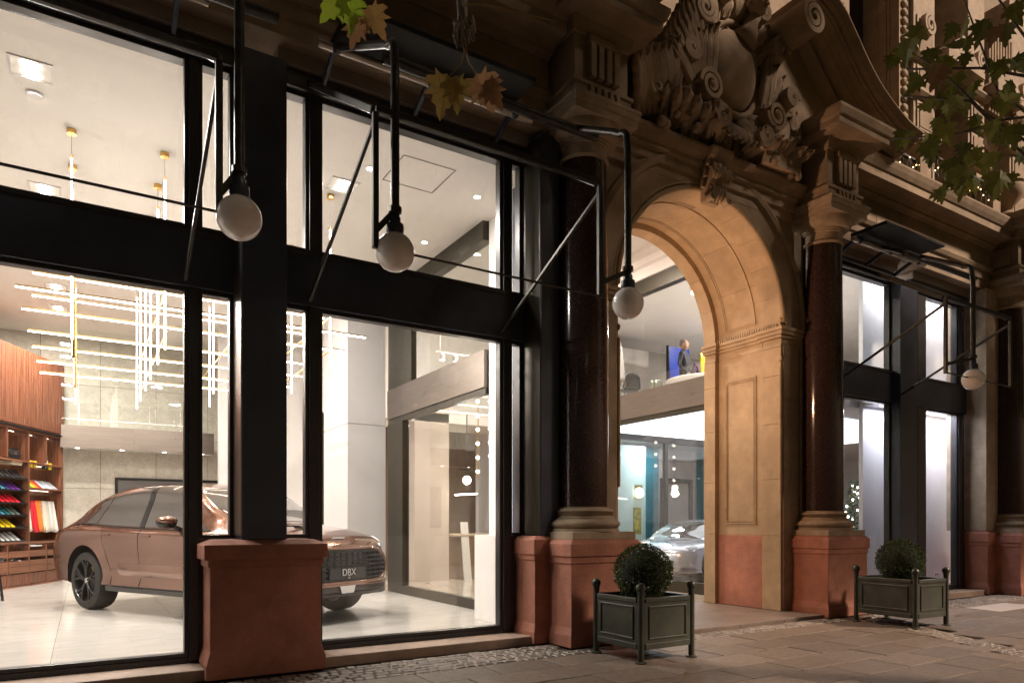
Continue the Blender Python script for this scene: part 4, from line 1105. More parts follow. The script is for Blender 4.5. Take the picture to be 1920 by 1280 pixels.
bt = thing('bottle', 'green glass bottle on the top right shelf', 'bottle', (0,0,0))
obj('bottle_body', MB().lathe([(.055,0),(.058,.02),(.058,.24),(.045,.30),(.018,.33),(.016,.38)], 0, 0, 18), pm('green_bottle_glass', (.015,.05,.015), .08, coat=1), bt, smooth='auto', local=True)
obj('cap', MB().lathe([(.019,.37),(.019,.42)], 0, 0, 12), M['trim'], bt, local=True)
obj('bottle_label', MB().lathe([(.0588,.08),(.0588,.18)], 0, 0, 18, cap=False), CM['cream'], bt, local=True)
place(bt, 2.66, .12, 2.421)
for i, (x, l) in enumerate(((2.08,'small yellow cup left on the top right shelf'),(2.22,'second small yellow cup beside the other on the top shelf'),(2.76,'yellow cup standing in front of the green bottle'))):
    c_ = thing('cup', l, 'cup', (0,0,0), 'yellow cups on the top shelf')
    obj('cup_body', MB().lathe([(.03,0),(.04,.01),(.045,.13),(.040,.13),(.035,.015),(.0,.012)], 0, 0, 16, cap=False), CM['yellow'], c_, smooth='auto', local=True)
    obj('handle', MB().tube([(.042,0,.10),(.075,0,.095),(.075,0,.05),(.04,0,.035)], .006, 6), CM['yellow'], c_, local=True)
    place(c_, x, .08, 2.421)
o = obj('paper_stack', MB().box(-.09,.09,-.1,.1,0,.03).box(.11,.32,-.09,.1,0,.022), CM['white'], None, bev=.003); tag(o, 'white boxes lying on the middle counter of the shelf wall', 'box'); place(o, 2.05, .1, .861)
o = obj('folded_cloth', MB().grid(lambda u, v: ((u-.5)*.3, (v-.5)*.16, .03+.02*math.sin(u*6)*math.cos(v*3)), 8, 6), CM['white'], None, smooth=True); tag(o, 'folded pale cloth in an open drawer of the shelf wall', 'cloth'); place(o, 1.5, .08, .59)
# stool leg at the far left edge
st = thing('stool', 'slim black stool at the left edge, only its leg showing', 'stool', (-1.25, 13.3, FZ))
for a in range(4):
    obj('leg', MB().tube([(-1.25+.22*math.cos(a*PI/2+.6),13.3+.22*math.sin(a*PI/2+.6),FZ),(-1.25+.15*math.cos(a*PI/2+.6),13.3+.15*math.sin(a*PI/2+.6),FZ+.62)], [.022,.012], 8), M['trim'], st)
obj('seat', MB().lathe([(.2,FZ+.62),(.21,FZ+.64),(.2,FZ+.68),(.0,FZ+.69)], -1.25, 13.3, 24), M['trim'], st, smooth='auto')
# ------------------------------------------------------------------ cars
ST = [  # x, underside z, then (y,z): sill, lower, mid, shoulder, waist, glass, roof edge; roof centre z
 (-2.60,[(.55,.46),(.72,.55),(.78,.75),(.76,.94),(.68,1.00),(.52,1.03),(.32,1.05)],1.06),
 (-2.48,[(.78,.36),(.90,.50),(.93,.76),(.88,1.00),(.78,1.07),(.62,1.11),(.40,1.14)],1.15),
 (-2.22,[(.86,.32),(.965,.5),(.985,.79),(.95,1.03),(.84,1.11),(.70,1.20),(.55,1.27)],1.30),
 (-1.90,[(.88,.30),(.985,.5),(1.0,.81),(.965,1.03),(.87,1.12),(.75,1.27),(.60,1.40)],1.44),
 (-1.53,[(.90,.29),(.985,.5),(1.0,.82),(.965,1.03),(.88,1.12),(.765,1.34),(.62,1.51)],1.56),
 (-1.00,[(.90,.29),(.955,.5),(.972,.80),(.955,1.01),(.89,1.10),(.76,1.38),(.62,1.59)],1.645),
 (-.40, [(.90,.29),(.935,.5),(.962,.80),(.95,1.0),(.89,1.08),(.76,1.39),(.62,1.62)],1.675),
 (.20,  [(.90,.29),(.935,.5),(.962,.80),(.95,.99),(.89,1.065),(.765,1.38),(.62,1.605)],1.66),
 (.62,  [(.90,.29),(.94,.5),(.965,.80),(.95,.985),(.89,1.055),(.785,1.33),(.645,1.52)],1.575),
 (1.00, [(.91,.29),(.955,.5),(.975,.79),(.955,.975),(.89,1.045),(.81,1.20),(.69,1.33)],1.375),
 (1.36, [(.92,.29),(.985,.5),(1.0,.79),(.965,.985),(.89,1.06),(.78,1.105),(.55,1.145)],1.165),
 (1.72, [(.92,.29),(.985,.5),(1.0,.79),(.955,.98),(.85,1.05),(.68,1.085),(.42,1.11)],1.12),
 (2.08, [(.89,.29),(.965,.48),(.975,.75),(.925,.94),(.80,1.00),(.60,1.035),(.36,1.055)],1.06),
 (2.30, [(.80,.29),(.90,.45),(.905,.70),(.85,.88),(.73,.945),(.52,.975),(.32,.99)],.995),
 (2.41, [(.66,.29),(.78,.44),(.79,.66),(.73,.82),(.62,.885),(.46,.92),(.28,.935)],.94),
 (2.47, [(.52,.31),(.64,.45),(.65,.64),(.60,.78),(.52,.835),(.38,.87),(.24,.885)],.89),
]
def cr(p0, p1, p2, p3, t): return .5*((2*p1)+(-p0+p2)*t+(2*p0-5*p1+4*p2-p3)*t*t+(-p0+3*p1-3*p2+p3)*t**3)
class CarShape:
    def __init__(s, kz=1.0, ky=1.0, kx=1.0, lift=0): s.kz, s.ky, s.kx, s.lift = kz, ky, kx, lift
    def sec(s, x):
        x /= s.kx
        xs = [q[0] for q in ST]; i = 0
        while i < len(xs)-2 and x > xs[i+1]: i += 1
        t = min(1, max(0, (x-xs[i])/(xs[i+1]-xs[i]))); idx = [max(i-1,0), i, i+1, min(i+2, len(xs)-1)]
        L_ = [[(0, q[1][0][1])] + q[1] + [(0, q[2])] for q in (ST[k] for k in idx)]
        return [(cr(*[L_[k][j][0] for k in range(4)], t), cr(*[L_[k][j][1] for k in range(4)], t)) for j in range(9)]
    def P(s, x, v, off=0, side=-1):   # side -1 = right
        se = s.sec(x); j = min(7, int(v)); t = v-j; ids = [max(j-1,0), j, j+1, min(j+2, 8)]
        if j == 0: ids[0] = 0
        y = cr(*[se[k][0] for k in ids], t); z = cr(*[se[k][1] for k in ids], t)
        if j == 0: y = se[0][0]+(se[1][0]-se[0][0])*t; z = se[0][1]
        p = Vector((x, side*max(0, y)*s.ky, z*s.kz + s.lift))
        if off:
            e = .02; a = s.P(x+e, v, 0, side)-s.P(x-e, v, 0, side)
            b_ = s.P(x, min(8, v+.05), 0, side)-s.P(x, max(0, v-.05), 0, side)
            n = a.cross(b_)*(-side)
            if n.length > 1e-9:
                n.normalize()
                if n.y*side < -.2 or (abs(n.y) <= .2 and n.z < 0): n = -n
                p += n*off
        return p
def build_car(name, label, shape, paint, wheel_r, rimmat, caliper, detail=True, track=.83):
    t = thing(name, label, 'car', (0,0,0)); S = shape; kx = S.kx
    # body shell: one skin, wheel arches cut
    b = MB(); nx = 84; vs_ = [0,.5,1,1.4,1.8,2.2,2.6,3,3.4,3.8,4.1,4.4,4.7,5,5.25,5.5,5.75,6,6.25,6.5,6.75,7,7.3,7.6,7.85,8]
    x0, x1 = -2.60*kx, 2.47*kx
    vv = [(v, -1) for v in vs_] + [(v, 1) for v in reversed(vs_[1:-1])]
    m = len(vv); verts = []
    for i in range(nx+1):
        x = x0+(x1-x0)*i/nx
        for (v, sd) in vv: verts.append(S.P(x, v, 0, sd))
    fs = [(i*m+k, i*m+(k+1) % m, (i+1)*m+(k+1) % m, (i+1)*m+k) for i in range(nx) for k in range(m)]
    fs.append(tuple(range(m-1,-1,-1))); fs.append(tuple(range(nx*m, nx*m+m)))
    b.add(verts, fs)
    body = obj('body', b, M[paint], t, smooth=True, local=True)
    cut = MB()
    WX = (1.53*kx, -1.53*kx); wz = wheel_r
    for wx in WX:
        for sd in (-1, 1):
            y0, y1 = sd*.58, sd*1.3; n = 40; ra = wheel_r+.055; vs = []
            for y in (y0, y1):
                for k in range(n): vs.append((wx+ra*math.cos(2*PI*k/n), y, wz+.03+ra*math.sin(2*PI*k/n)))
            cut.add(vs, [tuple(range(n)), tuple(range(2*n-1,n-1,-1))] + [(k, k+n, (k+1) % n+n, (k+1) % n) for k in range(n)])
    co = obj('cutter', cut, M['trim'], None)
    md = body.modifiers.new('cut', 'BOOLEAN'); md.object = co; md.operation = 'DIFFERENCE'; md.solver = 'EXACT'
    bpy.context.view_layer.update()
    dg = bpy.context.evaluated_depsgraph_get()
    me = bpy.data.meshes.new_from_object(body.evaluated_get(dg)); body.modifiers.clear(); body.data = me
    me.set_sharp_from_angle(angle=R(42))
    # faces inside the arch become dark liner
    me.materials.append(M['trim'])
    for p in me.polygons:
        c = p.center
        for wx in WX:
            d = math.hypot(c.x-wx, c.z-wz-.03)
            if d < wheel_r+.052 and abs(c.y) > .5 or (abs(abs(c.y)-.58) < .01 and d < wheel_r+.06): p.material_index = len(me.materials)-1
            if abs(d-(wheel_r+.055)) < .004 and .57 < abs(c.y) and abs(p.normal.y) < .3: p.material_index = len(me.materials)-1
        if c.z < .335*S.kz + S.lift and detail: p.material_index = len(me.materials)-1
    bpy.data.objects.remove(co)
    def patch(nm, mat, fx0, fx1, v0, v1, off, nu=14, nv=8, parent=None, side=-1):
        """patch on the skin: x limits are functions of v-fraction"""
        def f(u, v):
            x = fx0(v)+(fx1(v)-fx0(v))*u; a = v0(x) if callable(v0) else v0; c = v1(x) if callable(v1) else v1
            return S.P(x, a+(c-a)*v, off, side)
        return obj(nm, MB().grid(f, nu, nv), M[mat], parent or t, smooth=True, local=True)
    cst = lambda c: (lambda v: c)
    lin = lambda a, c: (lambda v: a+(c-a)*v)
    for sd in (-1, 1):
        patch('rear_quarter_window', 'carglass', lin(-2.02*kx,-1.45*kx), lin(-1.42*kx,-1.22*kx), 5.12, lambda x: 6.75, .004, side=sd)
        rw = patch('rear_door_window', 'carglass', lin(-1.38*kx,-1.18*kx), cst(-.36*kx), 5.08, 6.92, .004, side=sd)
        fw = patch('front_door_window', 'carglass', cst(-.24*kx), lin(1.12*kx,.42*kx), 5.08, 6.92, .004, side=sd)
        patch('window_pillar', 'trim', cst(-.355*kx), cst(-.245*kx), 5.06, 6.96, .006, nu=2, side=sd)
        if detail:
            def line(pts, r=.0035, nm='panel_gap', mat='trim'):
                obj(nm, MB().tube([S.P(x, v, .001, sd) for x, v in spl(pts, 6)], r, 5), M[mat], t, local=True)
            line([(-1.22,5.0),(-1.16,4.2),(-1.10,3.4),(-.98,2.6),(-.90,2.0),(-.88,1.3)])
            line([(-.30,5.0),(-.29,4.0),(-.27,3.0),(-.24,2.0),(-.23,1.3)])
            line([(1.10,5.0),(1.12,4.0),(1.10,3.0),(1.02,2.0),(.98,1.3)])
            line([(-.9,1.28),(0,1.28),(1.0,1.28)])
            line([(-2.05,5.05),(-1.6,5.02),(-.6,5.0),(.4,5.0),(1.15,5.05)], .008, 'belt_trim')
            line([(-2.0,7.05),(-1.5,7.1),(-.8,7.1),(0,7.1),(.5,7.08)], .016, 'roof_rail')
            for hx_ in (-1.05, -.12):
                patch('door_handle', 'paint', cst(hx_-.12), cst(hx_+.10), 3.86, 4.04, .008, 4, 3, side=sd)
            # crease scoop low on the doors, sill cover, side strake
            obj('door_crease', MB().grid(lambda u, v, sd=sd: S.P(-.75+1.55*u, 1.9+.55*v, .003+.035*math.sin(PI*v)*math.sin(PI*u)**.6, sd), 18, 6), M[paint], t, smooth=True, local=True)
            obj('sill_trim', MB().prism([(sd*.80,.27),(sd*.955,.27),(sd*.965,.36),(sd*.94,.40),(sd*.80,.40)], 'x', -1.05, 1.02), M['trim'], t, bev=.01, local=True)
            patch('side_strake', 'silverrim', cst(.98), cst(1.16), 3.3, 3.5, .006, 3, 2, side=sd)
            patch('tail_lamp', 'trim', cst(-2.50), cst(-2.30), 4.05, 4.5, .006, 5, 4, side=sd)
            # mirror
            my = sd*1.05
            mr_ = obj('mirror', MB().sphere((.50, my, 1.15), .11, 18, 12, (.85,1.2,.68)), M['trim'], t, smooth=True, local=True)
            obj('mirror_cap', MB().sphere((.52, my, 1.175), .108, 18, 12, (.85,1.18,.5)), M['paint'], mr_, smooth=True, local=True)
            obj('mirror_arm', MB().tube([(.54, sd*.88, 1.06),(.52, sd*.98, 1.11)], [.03,.025], 8), M['trim'], mr_, local=True)
        # headlamp
        patch('headlamp', 'carglass', cst(2.02*kx), lambda v: (2.24-.0*v)*kx, 4.0, 4.75, .006, 6, 6, side=sd)
        if detail:
            obj('headlamp_strip', MB().tube([S.P(x, v, .012, sd) for x, v in ((2.05,4.2),(2.12,4.3),(2.2,4.3),(2.26,4.1))], .008, 6), M['silverrim'], t, local=True)
    # windscreen and rear window
    patch('windscreen', 'carglass', lambda v: .56*kx, lambda v: 1.34*kx, 7.0, 8.0, .005, 12, 8)
    patch('windscreen', 'carglass', lambda v: .56*kx, lambda v: 1.34*kx, 7.0, 8.0, .005, 12, 8, side=1)
    patch('rear_window', 'carglass', cst(-2.15*kx), cst(-1.62*kx), 7.1, 8.0, .005, 8, 6); patch('rear_window', 'carglass', cst(-2.15*kx), cst(-1.62*kx), 7.1, 8.0, .005, 8, 6, side=1)
    # nose: front plane x(y)
    cap = 2.47*kx
    prof_ = {}
    def half(x, z):
        k = round(x, 3)
        if k not in prof_: prof_[k] = [S.P(x, 1+6.9*i_/40, 0, 1) for i_ in range(41)]
        q = prof_[k]; best = 0
        for p_, r_ in zip(q[:-1], q[1:]):
            if (p_.z-z)*(r_.z-z) <= 0 and abs(r_.z-p_.z) > 1e-6: best = max(best, p_.y+(r_.y-p_.y)*(z-p_.z)/(r_.z-p_.z))
        return best
    def nose(y, z, off=0):        # front skin of the body at (y, z)
        lo_, hi_ = 1.7*kx, cap
        if half(cap, z) >= abs(y): x = cap
        else:
            for _ in range(12):
                m_ = (lo_+hi_)/2
                if half(m_, z) >= abs(y): lo_ = m_
                else: hi_ = m_
            x = lo_
        x -= .035*(abs(y)/.62)**2 if x == cap else .035
        a = min(1, abs(y)/.9)
        n_ = Vector((1, .75*a**2*(1 if y > 0 else -1), 0)).normalized()
        return Vector((x, y, z)) + n_*(off+.037)
    if detail:
        def gout(a):      # grille outline, a in 0..2pi
            ca, sa = math.cos(a), math.sin(a)
            y = .74*math.copysign(abs(ca)**.38, ca); z = .655 + .20*math.copysign(abs(sa)**.5, sa)
            if sa > 0: y *= 1-.16*sa
            return y, z
        n = 60; ring_ = [gout(2*PI*k/n) for k in range(n)]
        vs = [nose(0, .655, .012)] + [nose(y, z, .014) for y, z in ring_]
        b = MB()
        for rr in (1.0, .66, .33):
            pass
        rings = [[nose(y*q, .655+(z-.655)*q, .014) for y, z in ring_] for q in (1, .75, .5, .25)]
        vs = [p for r_ in rings for p in r_] + [nose(0, .655, .014)]
        fs = [(r_*n+k, r_*n+(k+1) % n, (r_+1)*n+(k+1) % n, (r_+1)*n+k) for r_ in range(3) for k in range(n)] + [(3*n+k, 3*n+(k+1) % n, 4*n) for k in range(n)]
        b.add(vs, fs)
        gr = obj('grille', b, M['trim'], t, smooth=True, local=True)
        obj('grille_surround', MB().tube([nose(y, z, .016) for y, z in ring_] + [nose(*ring_[0], .016)], .022, 8, caps=False), M[paint], gr, smooth=True, local=True)
        for i in range(7):
            z = .50 + i*.052; hw_ = .70*(1-abs((z-.655)/.215)**3.2*.35)*(1 if z < .68 else 1-.16*(z-.68)/.2)
            pts = [nose(-hw_+2*hw_*k/20, z, .028) for k in range(21)]
            obj('grille_bar', MB().tube(pts, .0105, 6), M['rim'], gr, smooth=True, local=True)
        for i in range(13):
            y = -.6 + i*.1
            obj('grille_bar', MB().tube([nose(y, .48, .022), nose(y, .58, .022), nose(y, .68, .022), nose(y*.95, .825, .022)], .006, 5), M['rim'], gr, local=True)
        # plate with lettering
        pl = obj('number_plate', MB().add([nose(-.30,.495,.045)+Vector((0,0,0)), nose(.30,.495,.045), nose(.30,.63,.05), nose(-.30,.63,.05), nose(-.30,.495,.02), nose(.30,.495,.02), nose(.30,.63,.02), nose(-.30,.63,.02)],
                  [(0,1,2,3),(4,7,6,5),(0,4,5,1),(1,5,6,2),(2,6,7,3),(3,7,4,0)]), M['trim'], t, bev=.004, local=True)
        fc = bpy.data.curves.new('plate_lettering', 'FONT'); fc.body = 'DBX'; fc.size = .115; fc.align_x = 'CENTER'; fc.align_y = 'CENTER'; fc.extrude = .001
        fo = bpy.data.objects.new('tmp', fc); C.objects.link(fo); bpy.context.view_layer.update()
        fm = bpy.data.meshes.new_from_object(fo.evaluated_get(bpy.context.evaluated_depsgraph_get())); bpy.data.objects.remove(fo)
        lt = bpy.data.objects.new('plate_lettering', fm); C.objects.link(lt); fm.materials.clear(); fm.materials.append(CM['white']); lt.parent = pl
        px_ = nose(.30,.57,.05).x
        lt.matrix_local = Matrix.Translation((px_+.012, 0, .573)) @ Matrix.Rotation(R(90), 4, 'Z') @ Matrix.Rotation(R(90), 4, 'X')
        fc2 = bpy.data.curves.new('plate_lettering', 'FONT'); fc2.body = '707'; fc2.size = .03; fc2.align_x = 'CENTER'; fc2.align_y = 'CENTER'; fc2.extrude = .001
        fo = bpy.data.objects.new('tmp', fc2); C.objects.link(fo); bpy.context.view_layer.update()
        fm = bpy.data.meshes.new_from_object(fo.evaluated_get(bpy.context.evaluated_depsgraph_get())); bpy.data.objects.remove(fo)
        l2 = bpy.data.objects.new('plate_lettering', fm); C.objects.link(l2); fm.materials.clear(); fm.materials.append(CM['white']); l2.parent = pl
        l2.matrix_local = Matrix.Translation((px_+.011, 0, .512)) @ Matrix.Rotation(R(90), 4, 'Z') @ Matrix.Rotation(R(90), 4, 'X')
        # bumper, lower mesh, splitter, badge
        def strip(nm, mat, z0, z1, hw_, off, o2=None):
            def f(u, v):
                y = -hw_+2*hw_*u; return nose(y, z0+(z1-z0)*v, off if o2 is None else off+(o2-off)*v)
            o = obj(nm, MB().grid(f, 30, 4), M[mat], t, smooth=True, local=True); s_ = o.modifiers.new('s','SOLIDIFY'); s_.thickness = .05; s_.offset = -1
            return o
        strip('bumper_lip', paint, .415, .45, .86, .03); strip('lower_mesh', 'trim', .335, .415, .84, .012); strip('splitter', 'rim', .292, .335, .88, .06, .02)
        obj('tow_cover', MB().add([nose(-.10,.335,.034), nose(.10,.335,.034), nose(.13,.42,.034), nose(-.13,.42,.034)], [(0,1,2,3)]), M['silverrim'], t, local=True)
        bd = obj('badge', MB().tube([S.P(2.37, 8, .012), S.P(2.37, 7.6, .012)], .010, 6).tube([S.P(2.37, 8, .012), S.P(2.37, 7.6, .012, 1)], .010, 6), M['silverrim'], t, local=True)
        for i in range(3): obj('bonnet_vent', MB().tube([S.P(1.75+.12*i, 7.35, .004), S.P(1.80+.12*i, 7.7, .004)], .008, 5), M['trim'], t, local=True)
    else:
        for sd in (-1, 1):
            obj('bonnet_crease', MB().tube([S.P(x*kx, 6.4+.4*(x-1.4), .003, sd) for x in (1.4,1.6,1.8,2.0,2.2,2.3)], .008, 6), M[paint], t, smooth=True, local=True)
        b = MB().grid(lambda u, v: nose(-.62+1.24*u, .30+.2*v, .01), 20, 4); obj('grille', b, M['trim'], t, smooth=True, local=True)
    # wheels
    def wheel(wx, sd):
        r = wheel_r; y = sd*track; wd = .29; o_ = y+sd*wd/2
        tb = MB(); prof = [(-.5,.70),(-.5,.90),(-.46,.965),(-.38,.99),(-.2,1.0),(0,1.0),(.2,1.0),(.38,.99),(.46,.965),(.5,.90),(.5,.72),(.40,.70)]
        n = 56; vs = []; fs = []
        for (u, q) in prof:
            for k in range(n): a = 2*PI*k/n; vs.append((wx+q*r*math.cos(a), y+sd*u*wd, r+q*r*math.sin(a)))
        for i in range(len(prof)-1):
            for k in range(n): fs.append((i*n+k, i*n+(k+1) % n, (i+1)*n+(k+1) % n, (i+1)*n+k))
        tb.add(vs, fs)
        ty = obj('tyre', tb, M['rubber'], t, smooth='auto', local=True)
        rb = MB(); vs = []; fs = []
        pr_ = [(.50,.735),(.505,.715),(.44,.69),(.1,.68),(-.45,.66)]
        for (u, q) in pr_:
            for k in range(n): a = 2*PI*k/n; vs.append((wx+q*r*math.cos(a), y+sd*u*wd, r+q*r*math.sin(a)))
        for i in range(len(pr_)-1):
            for k in range(n): fs.append((i*n+k, i*n+(k+1) % n, (i+1)*n+(k+1) % n, (i+1)*n+k))
        rb.add(vs, fs); obj('rim', rb, M[rimmat], ty, smooth='auto', local=True)
        hub = Vector((wx, y+sd*.40*wd, r))
        def pol(a, q, u): return Vector((wx+q*r*math.cos(a), y+sd*u*wd, r+q*r*math.sin(a)))
        for k in range(5):
            a = 2*PI*k/5 + .3
            sp = MB()
            for da in (-.30, .30):
                sp.bar(pol(a, .08, .40), pol(a+da*.35, .40, .42), .035, .03); sp.bar(pol(a+da*.35, .40, .42), pol(a+da, .71, .45), .028, .028)
            sp.bar(pol(a+da*.35, .40, .42), pol(a-.05, .70, .44), .018, .02)
            obj('spoke', sp, M[rimmat], ty, bev=.004, local=True)
        ob = MB(); ob.sphere(hub, .045, 14, 8, (1,.5,1)); obj('hub_cap', ob, M['silverrim'], ty, smooth=True, local=True)
        db = MB(); vs = []
        for u in (.05, .12):
            for k in range(n): vs.append(pol(2*PI*k/n, .50, u))
        db.add(vs, [tuple(range(n)), tuple(range(2*n-1,n-1,-1))] + [(k, k+n, (k+1) % n+n, (k+1) % n) for k in range(n)]); obj('brake_disc', db, M['rim'], ty, local=True)
        cb = MB()
        for k in range(5): pass
        cv = []
        for k in range(8):
            a = R(-5+10*k) if wx < 0 else R(150+10*k)
            cv.append(pol(a, .52, .16))
        cb.tube(cv, .045, 8); obj('brake_caliper', cb, M[caliper], ty, smooth=True, local=True)
    for wx in WX:
        for sd in (-1, 1): wheel(wx, sd)
    return t
suv = build_car('copper_suv', 'copper brown luxury car showing its rear wheel and wide front grille', CarShape(), 'paint', .385, 'rim', 'caliper')
hd = R(-62.5)
KX, KY, KZ = .995, 1.02, 1.06
RRX, RRY = .09, 11.48         # ground contact of the rear right wheel
# local rear-right wheel contact = (-1.53, -.83)
c_, s_ = math.cos(hd), math.sin(hd)
suv.location = (RRX - (c_*-1.53*KX - s_*-.90*KY), RRY - (s_*-1.53*KX + c_*-.90*KY), FZ)
suv.rotation_euler.z = hd
suv.scale = (KX, KY, KZ)
# ------------------------------------------------------------------ entrance hall behind the arch
XL, XR = 4.72, 9.42
HF = .045
struct('hall_floor', MB().box(XL+.12, XR-.06, 7.96, 18.0, -.1, HF), pm('polished_hall_floor', (.52,.44,.36), .15, var=.12, scale=2))
struct('hall_ceiling', MB().box(XL-.3, XR+.3, 7.3, 18.2, 6.55, 6.8), M['white'])
struct('hall_back_wall', MB().box(XL-.3, XR+3, 17.9, 18.1, 0, 6.6), pm('brown_hall_wall', (.20,.125,.085), .6, var=.15, scale=2))
pw = struct('pale_hall_wall', MB().box(6.12, 6.95, 13.9, 14.2, HF, 3.9), pm('pale_pink_plaster', (.60,.50,.44), .6, var=.05, scale=2))
struct('upper_hall_wall', MB().box(XL-.3, XR+.3, 15.0, 15.2, 3.75, 6.55), M['white'])
struct('hall_gallery_slab', MB().box(XL+.1, XR-.1, 13.9, 15.2, 3.55, 3.75), M['white'])
for i, (y, z0, z1) in enumerate(((8.02,6.36,6.55),(8.20,6.46,6.55))):
    pass
cm = struct('ceiling_moulding', MB().prism([(XR-.02,6.10),(XR-.06,6.12),(XR-.10,6.30),(XR-.16,6.34),(XR-.2,6.44),(XR-.34,6.5),(XR-.36,6.549),(XR-.02,6.549)], 'y', 7.9, 15.0), M['white'])
# steel and glass partitions on both sides: name, plane, steel band heights, jamb positions
def partition(name, label, X, sg, z0, z1, y0, y1, ztop, mull, glassm, hi=True):
    t = thing(name, label, 'partition', (X, y0, 0))
    xa, xb = X-.05, X+.05
    obj('steel_band', MB().box(xa-.01, xb+.01, y0, y1, z0, z1), M['steel'], t, bev=.004)
    obj('band_shadow_gap', MB().box(xa+.01, xb-.01, y0, y1, z0-.09, z0-.001), M['olive'], t)
    obj('sill', MB().box(xa, xb, y0, y1, HF, HF+.20), M['olive'], t, bev=.004)
    obj('head_beam', MB().box(xa-.03, xb+.03, y0, y1, ztop-.28, ztop), M['olive'], t, bev=.004)
    for (a, b_) in mull:
        obj('jamb', MB().box(xa-.012, xb+.012, a, b_, HF+.201, z0-.091), M['olive'], t, bev=.004)
    for (a, b_) in mull[-1:]:
        obj('upper_jamb', MB().box(xa, xb, a-.35, b_, z1+.001, ztop-.281), M['olive'], t, bev=.004)
    ys = [y0] + [c for m_ in mull for c in m_] + [y1]
    ys = sorted(ys)
    for a, b_ in zip(ys[:-1], ys[1:]):
        if b_-a > .3: obj('pane', MB().box(X-.006, X+.006, a, b_, HF+.20, z0-.09), M[glassm], t)
    obj('pane', MB().box(X-.0061, X+.0061, y0, y1-.6, z1, ztop-.28), M['glass'], t)
    return t
partition('left_glass_partition', 'glazed partition under a brushed steel band beyond the copper car', XL, 1, 3.17, 3.69, 8.25, 11.8, CZL+.02, [(11.1,11.78)], 'glass')
partition('right_glass_partition', 'glazed partition under a brushed steel band seen through the stone arch', XR, -1, 3.42, 3.93, 7.9, 14.9, 6.09, [(14.6,14.88)], 'glass')
# reception desk with paper stand, pendant globe, string of bulbs, tall mirror strip
dk = thing('reception_desk', 'curved wooden reception desk beyond the glass partition', 'desk', (7.3, 14.0, HF))
obj('desk_front', MB().lathe([(.62,HF),(.60,HF+.5),(.66,HF+.98)], 7.75, 14.4, 36), pm('amber_wood', (.22,.11,.045), .35, var=.25, scale=6, stretch=(1,1,6)), dk, smooth='auto')
obj('desk_top', MB().box(6.98, 8.5, 13.75, 15.0, HF+.981, HF+1.03), pm('pale_desk_top', (.55,.42,.30), .4), dk, bev=.01)
tag(obj('paper_stand', MB().prism([(13.62,HF+.0),(13.66,HF+.0),(13.86,HF+1.3),(13.82,HF+1.3)], 'x', 7.20, 7.38), M['whitegloss']), 'narrow white leaning panel in front of the reception desk', 'panel')
def pendant(x, y, ztop, z, r, label, power):
    t = thing('pendant_globe', label, 'pendant lamp', (x, y, ztop))
    obj('globe', MB().sphere((x,y,z), r, 20, 14), M['lampwarm'], t, smooth=True); obj('stem', MB().tube([(x,y,z+r),(x,y,ztop)], .012, 8), M['trim'], t)
    obj('bar', MB().bar((x-.16,y,z+r+.12),(x+.16,y,z+r+.12),.03,.03), M['trim'], t)
    ld = bpy.data.lights.new('globe_lamp', 'POINT'); ld.energy = power; ld.shadow_soft_size = r; ld.color = (1,.85,.7)
    lo = bpy.data.objects.new('globe_lamp', ld); C.objects.link(lo); lo.parent = t; lo.location = (0, 0, z-r-.05-ztop)
pendant(6.55, 12.3, 3.5, 2.18, .085, 'lit globe pendant hanging beyond the glass partition', 18)
bs = thing('bulb_string', 'vertical string of bright bulbs hanging beyond the glass partition', 'bulb string', (6.75, 12.2, 4.2))
obj('cord', MB().tube([(6.75,12.2,4.6),(6.75,12.2,2.2)], .012, 6), M['gold'], bs)
for k in range(7): obj('bulb', MB().sphere((6.72,12.16,2.35+.28*k), .036, 10, 7), M['lampwarm'], bs)
b2 = thing('bulb_string', 'second string of bulbs right of the first beyond the partition', 'bulb string', (7.15, 12.4, 4.2))
obj('cord', MB().tube([(7.15,12.4,4.6),(7.15,12.4,2.6)], .012, 6), M['gold'], b2)
for k in range(5): obj('bulb', MB().sphere((7.12,12.36,2.7+.28*k), .036, 10, 7), M['lampwarm'], b2)
lt_ = thing('line_pendant', 'slim level light bar hanging over the reception desk', 'pendant lamp', (7.2, 13.6, 2.6))
obj('light_bar', MB().bar((6.95,13.6,1.94),(7.5,13.6,1.98),.03,.03), M['tubelight'], lt_)
for x in (7.0, 7.45): obj('wire', MB().tube([(x,13.6,1.97),(x,13.6,3.4)], .003, 4), M['trim'], lt_)
tk = thing('spot_track', 'ceiling track with three lit spots seen above the steel band', 'track light', (6.6, 12.6, 5.4))
obj('track', MB().bar((6.0,12.6,4.75),(7.6,12.6,4.75),.03,.03), M['whitegloss'], tk); obj('track_stem', MB().tube([(6.1,12.6,4.76),(6.1,12.6,6.5)], .01, 6).tube([(7.3,12.6,4.76),(7.3,12.6,6.5)], .01, 6), M['whitegloss'], tk)
for x in (6.15, 6.45, 6.75):
    s0 = obj('spot_head', MB().lathe([(.05,4.60),(.06,4.70),(.03,4.74)], x, 12.6, 14), M['whitegloss'], tk, smooth='auto'); obj('lamp_disc', MB().lathe([(.045,4.592),(.045,4.599)], x, 12.6, 14), M['lamp'], s0)
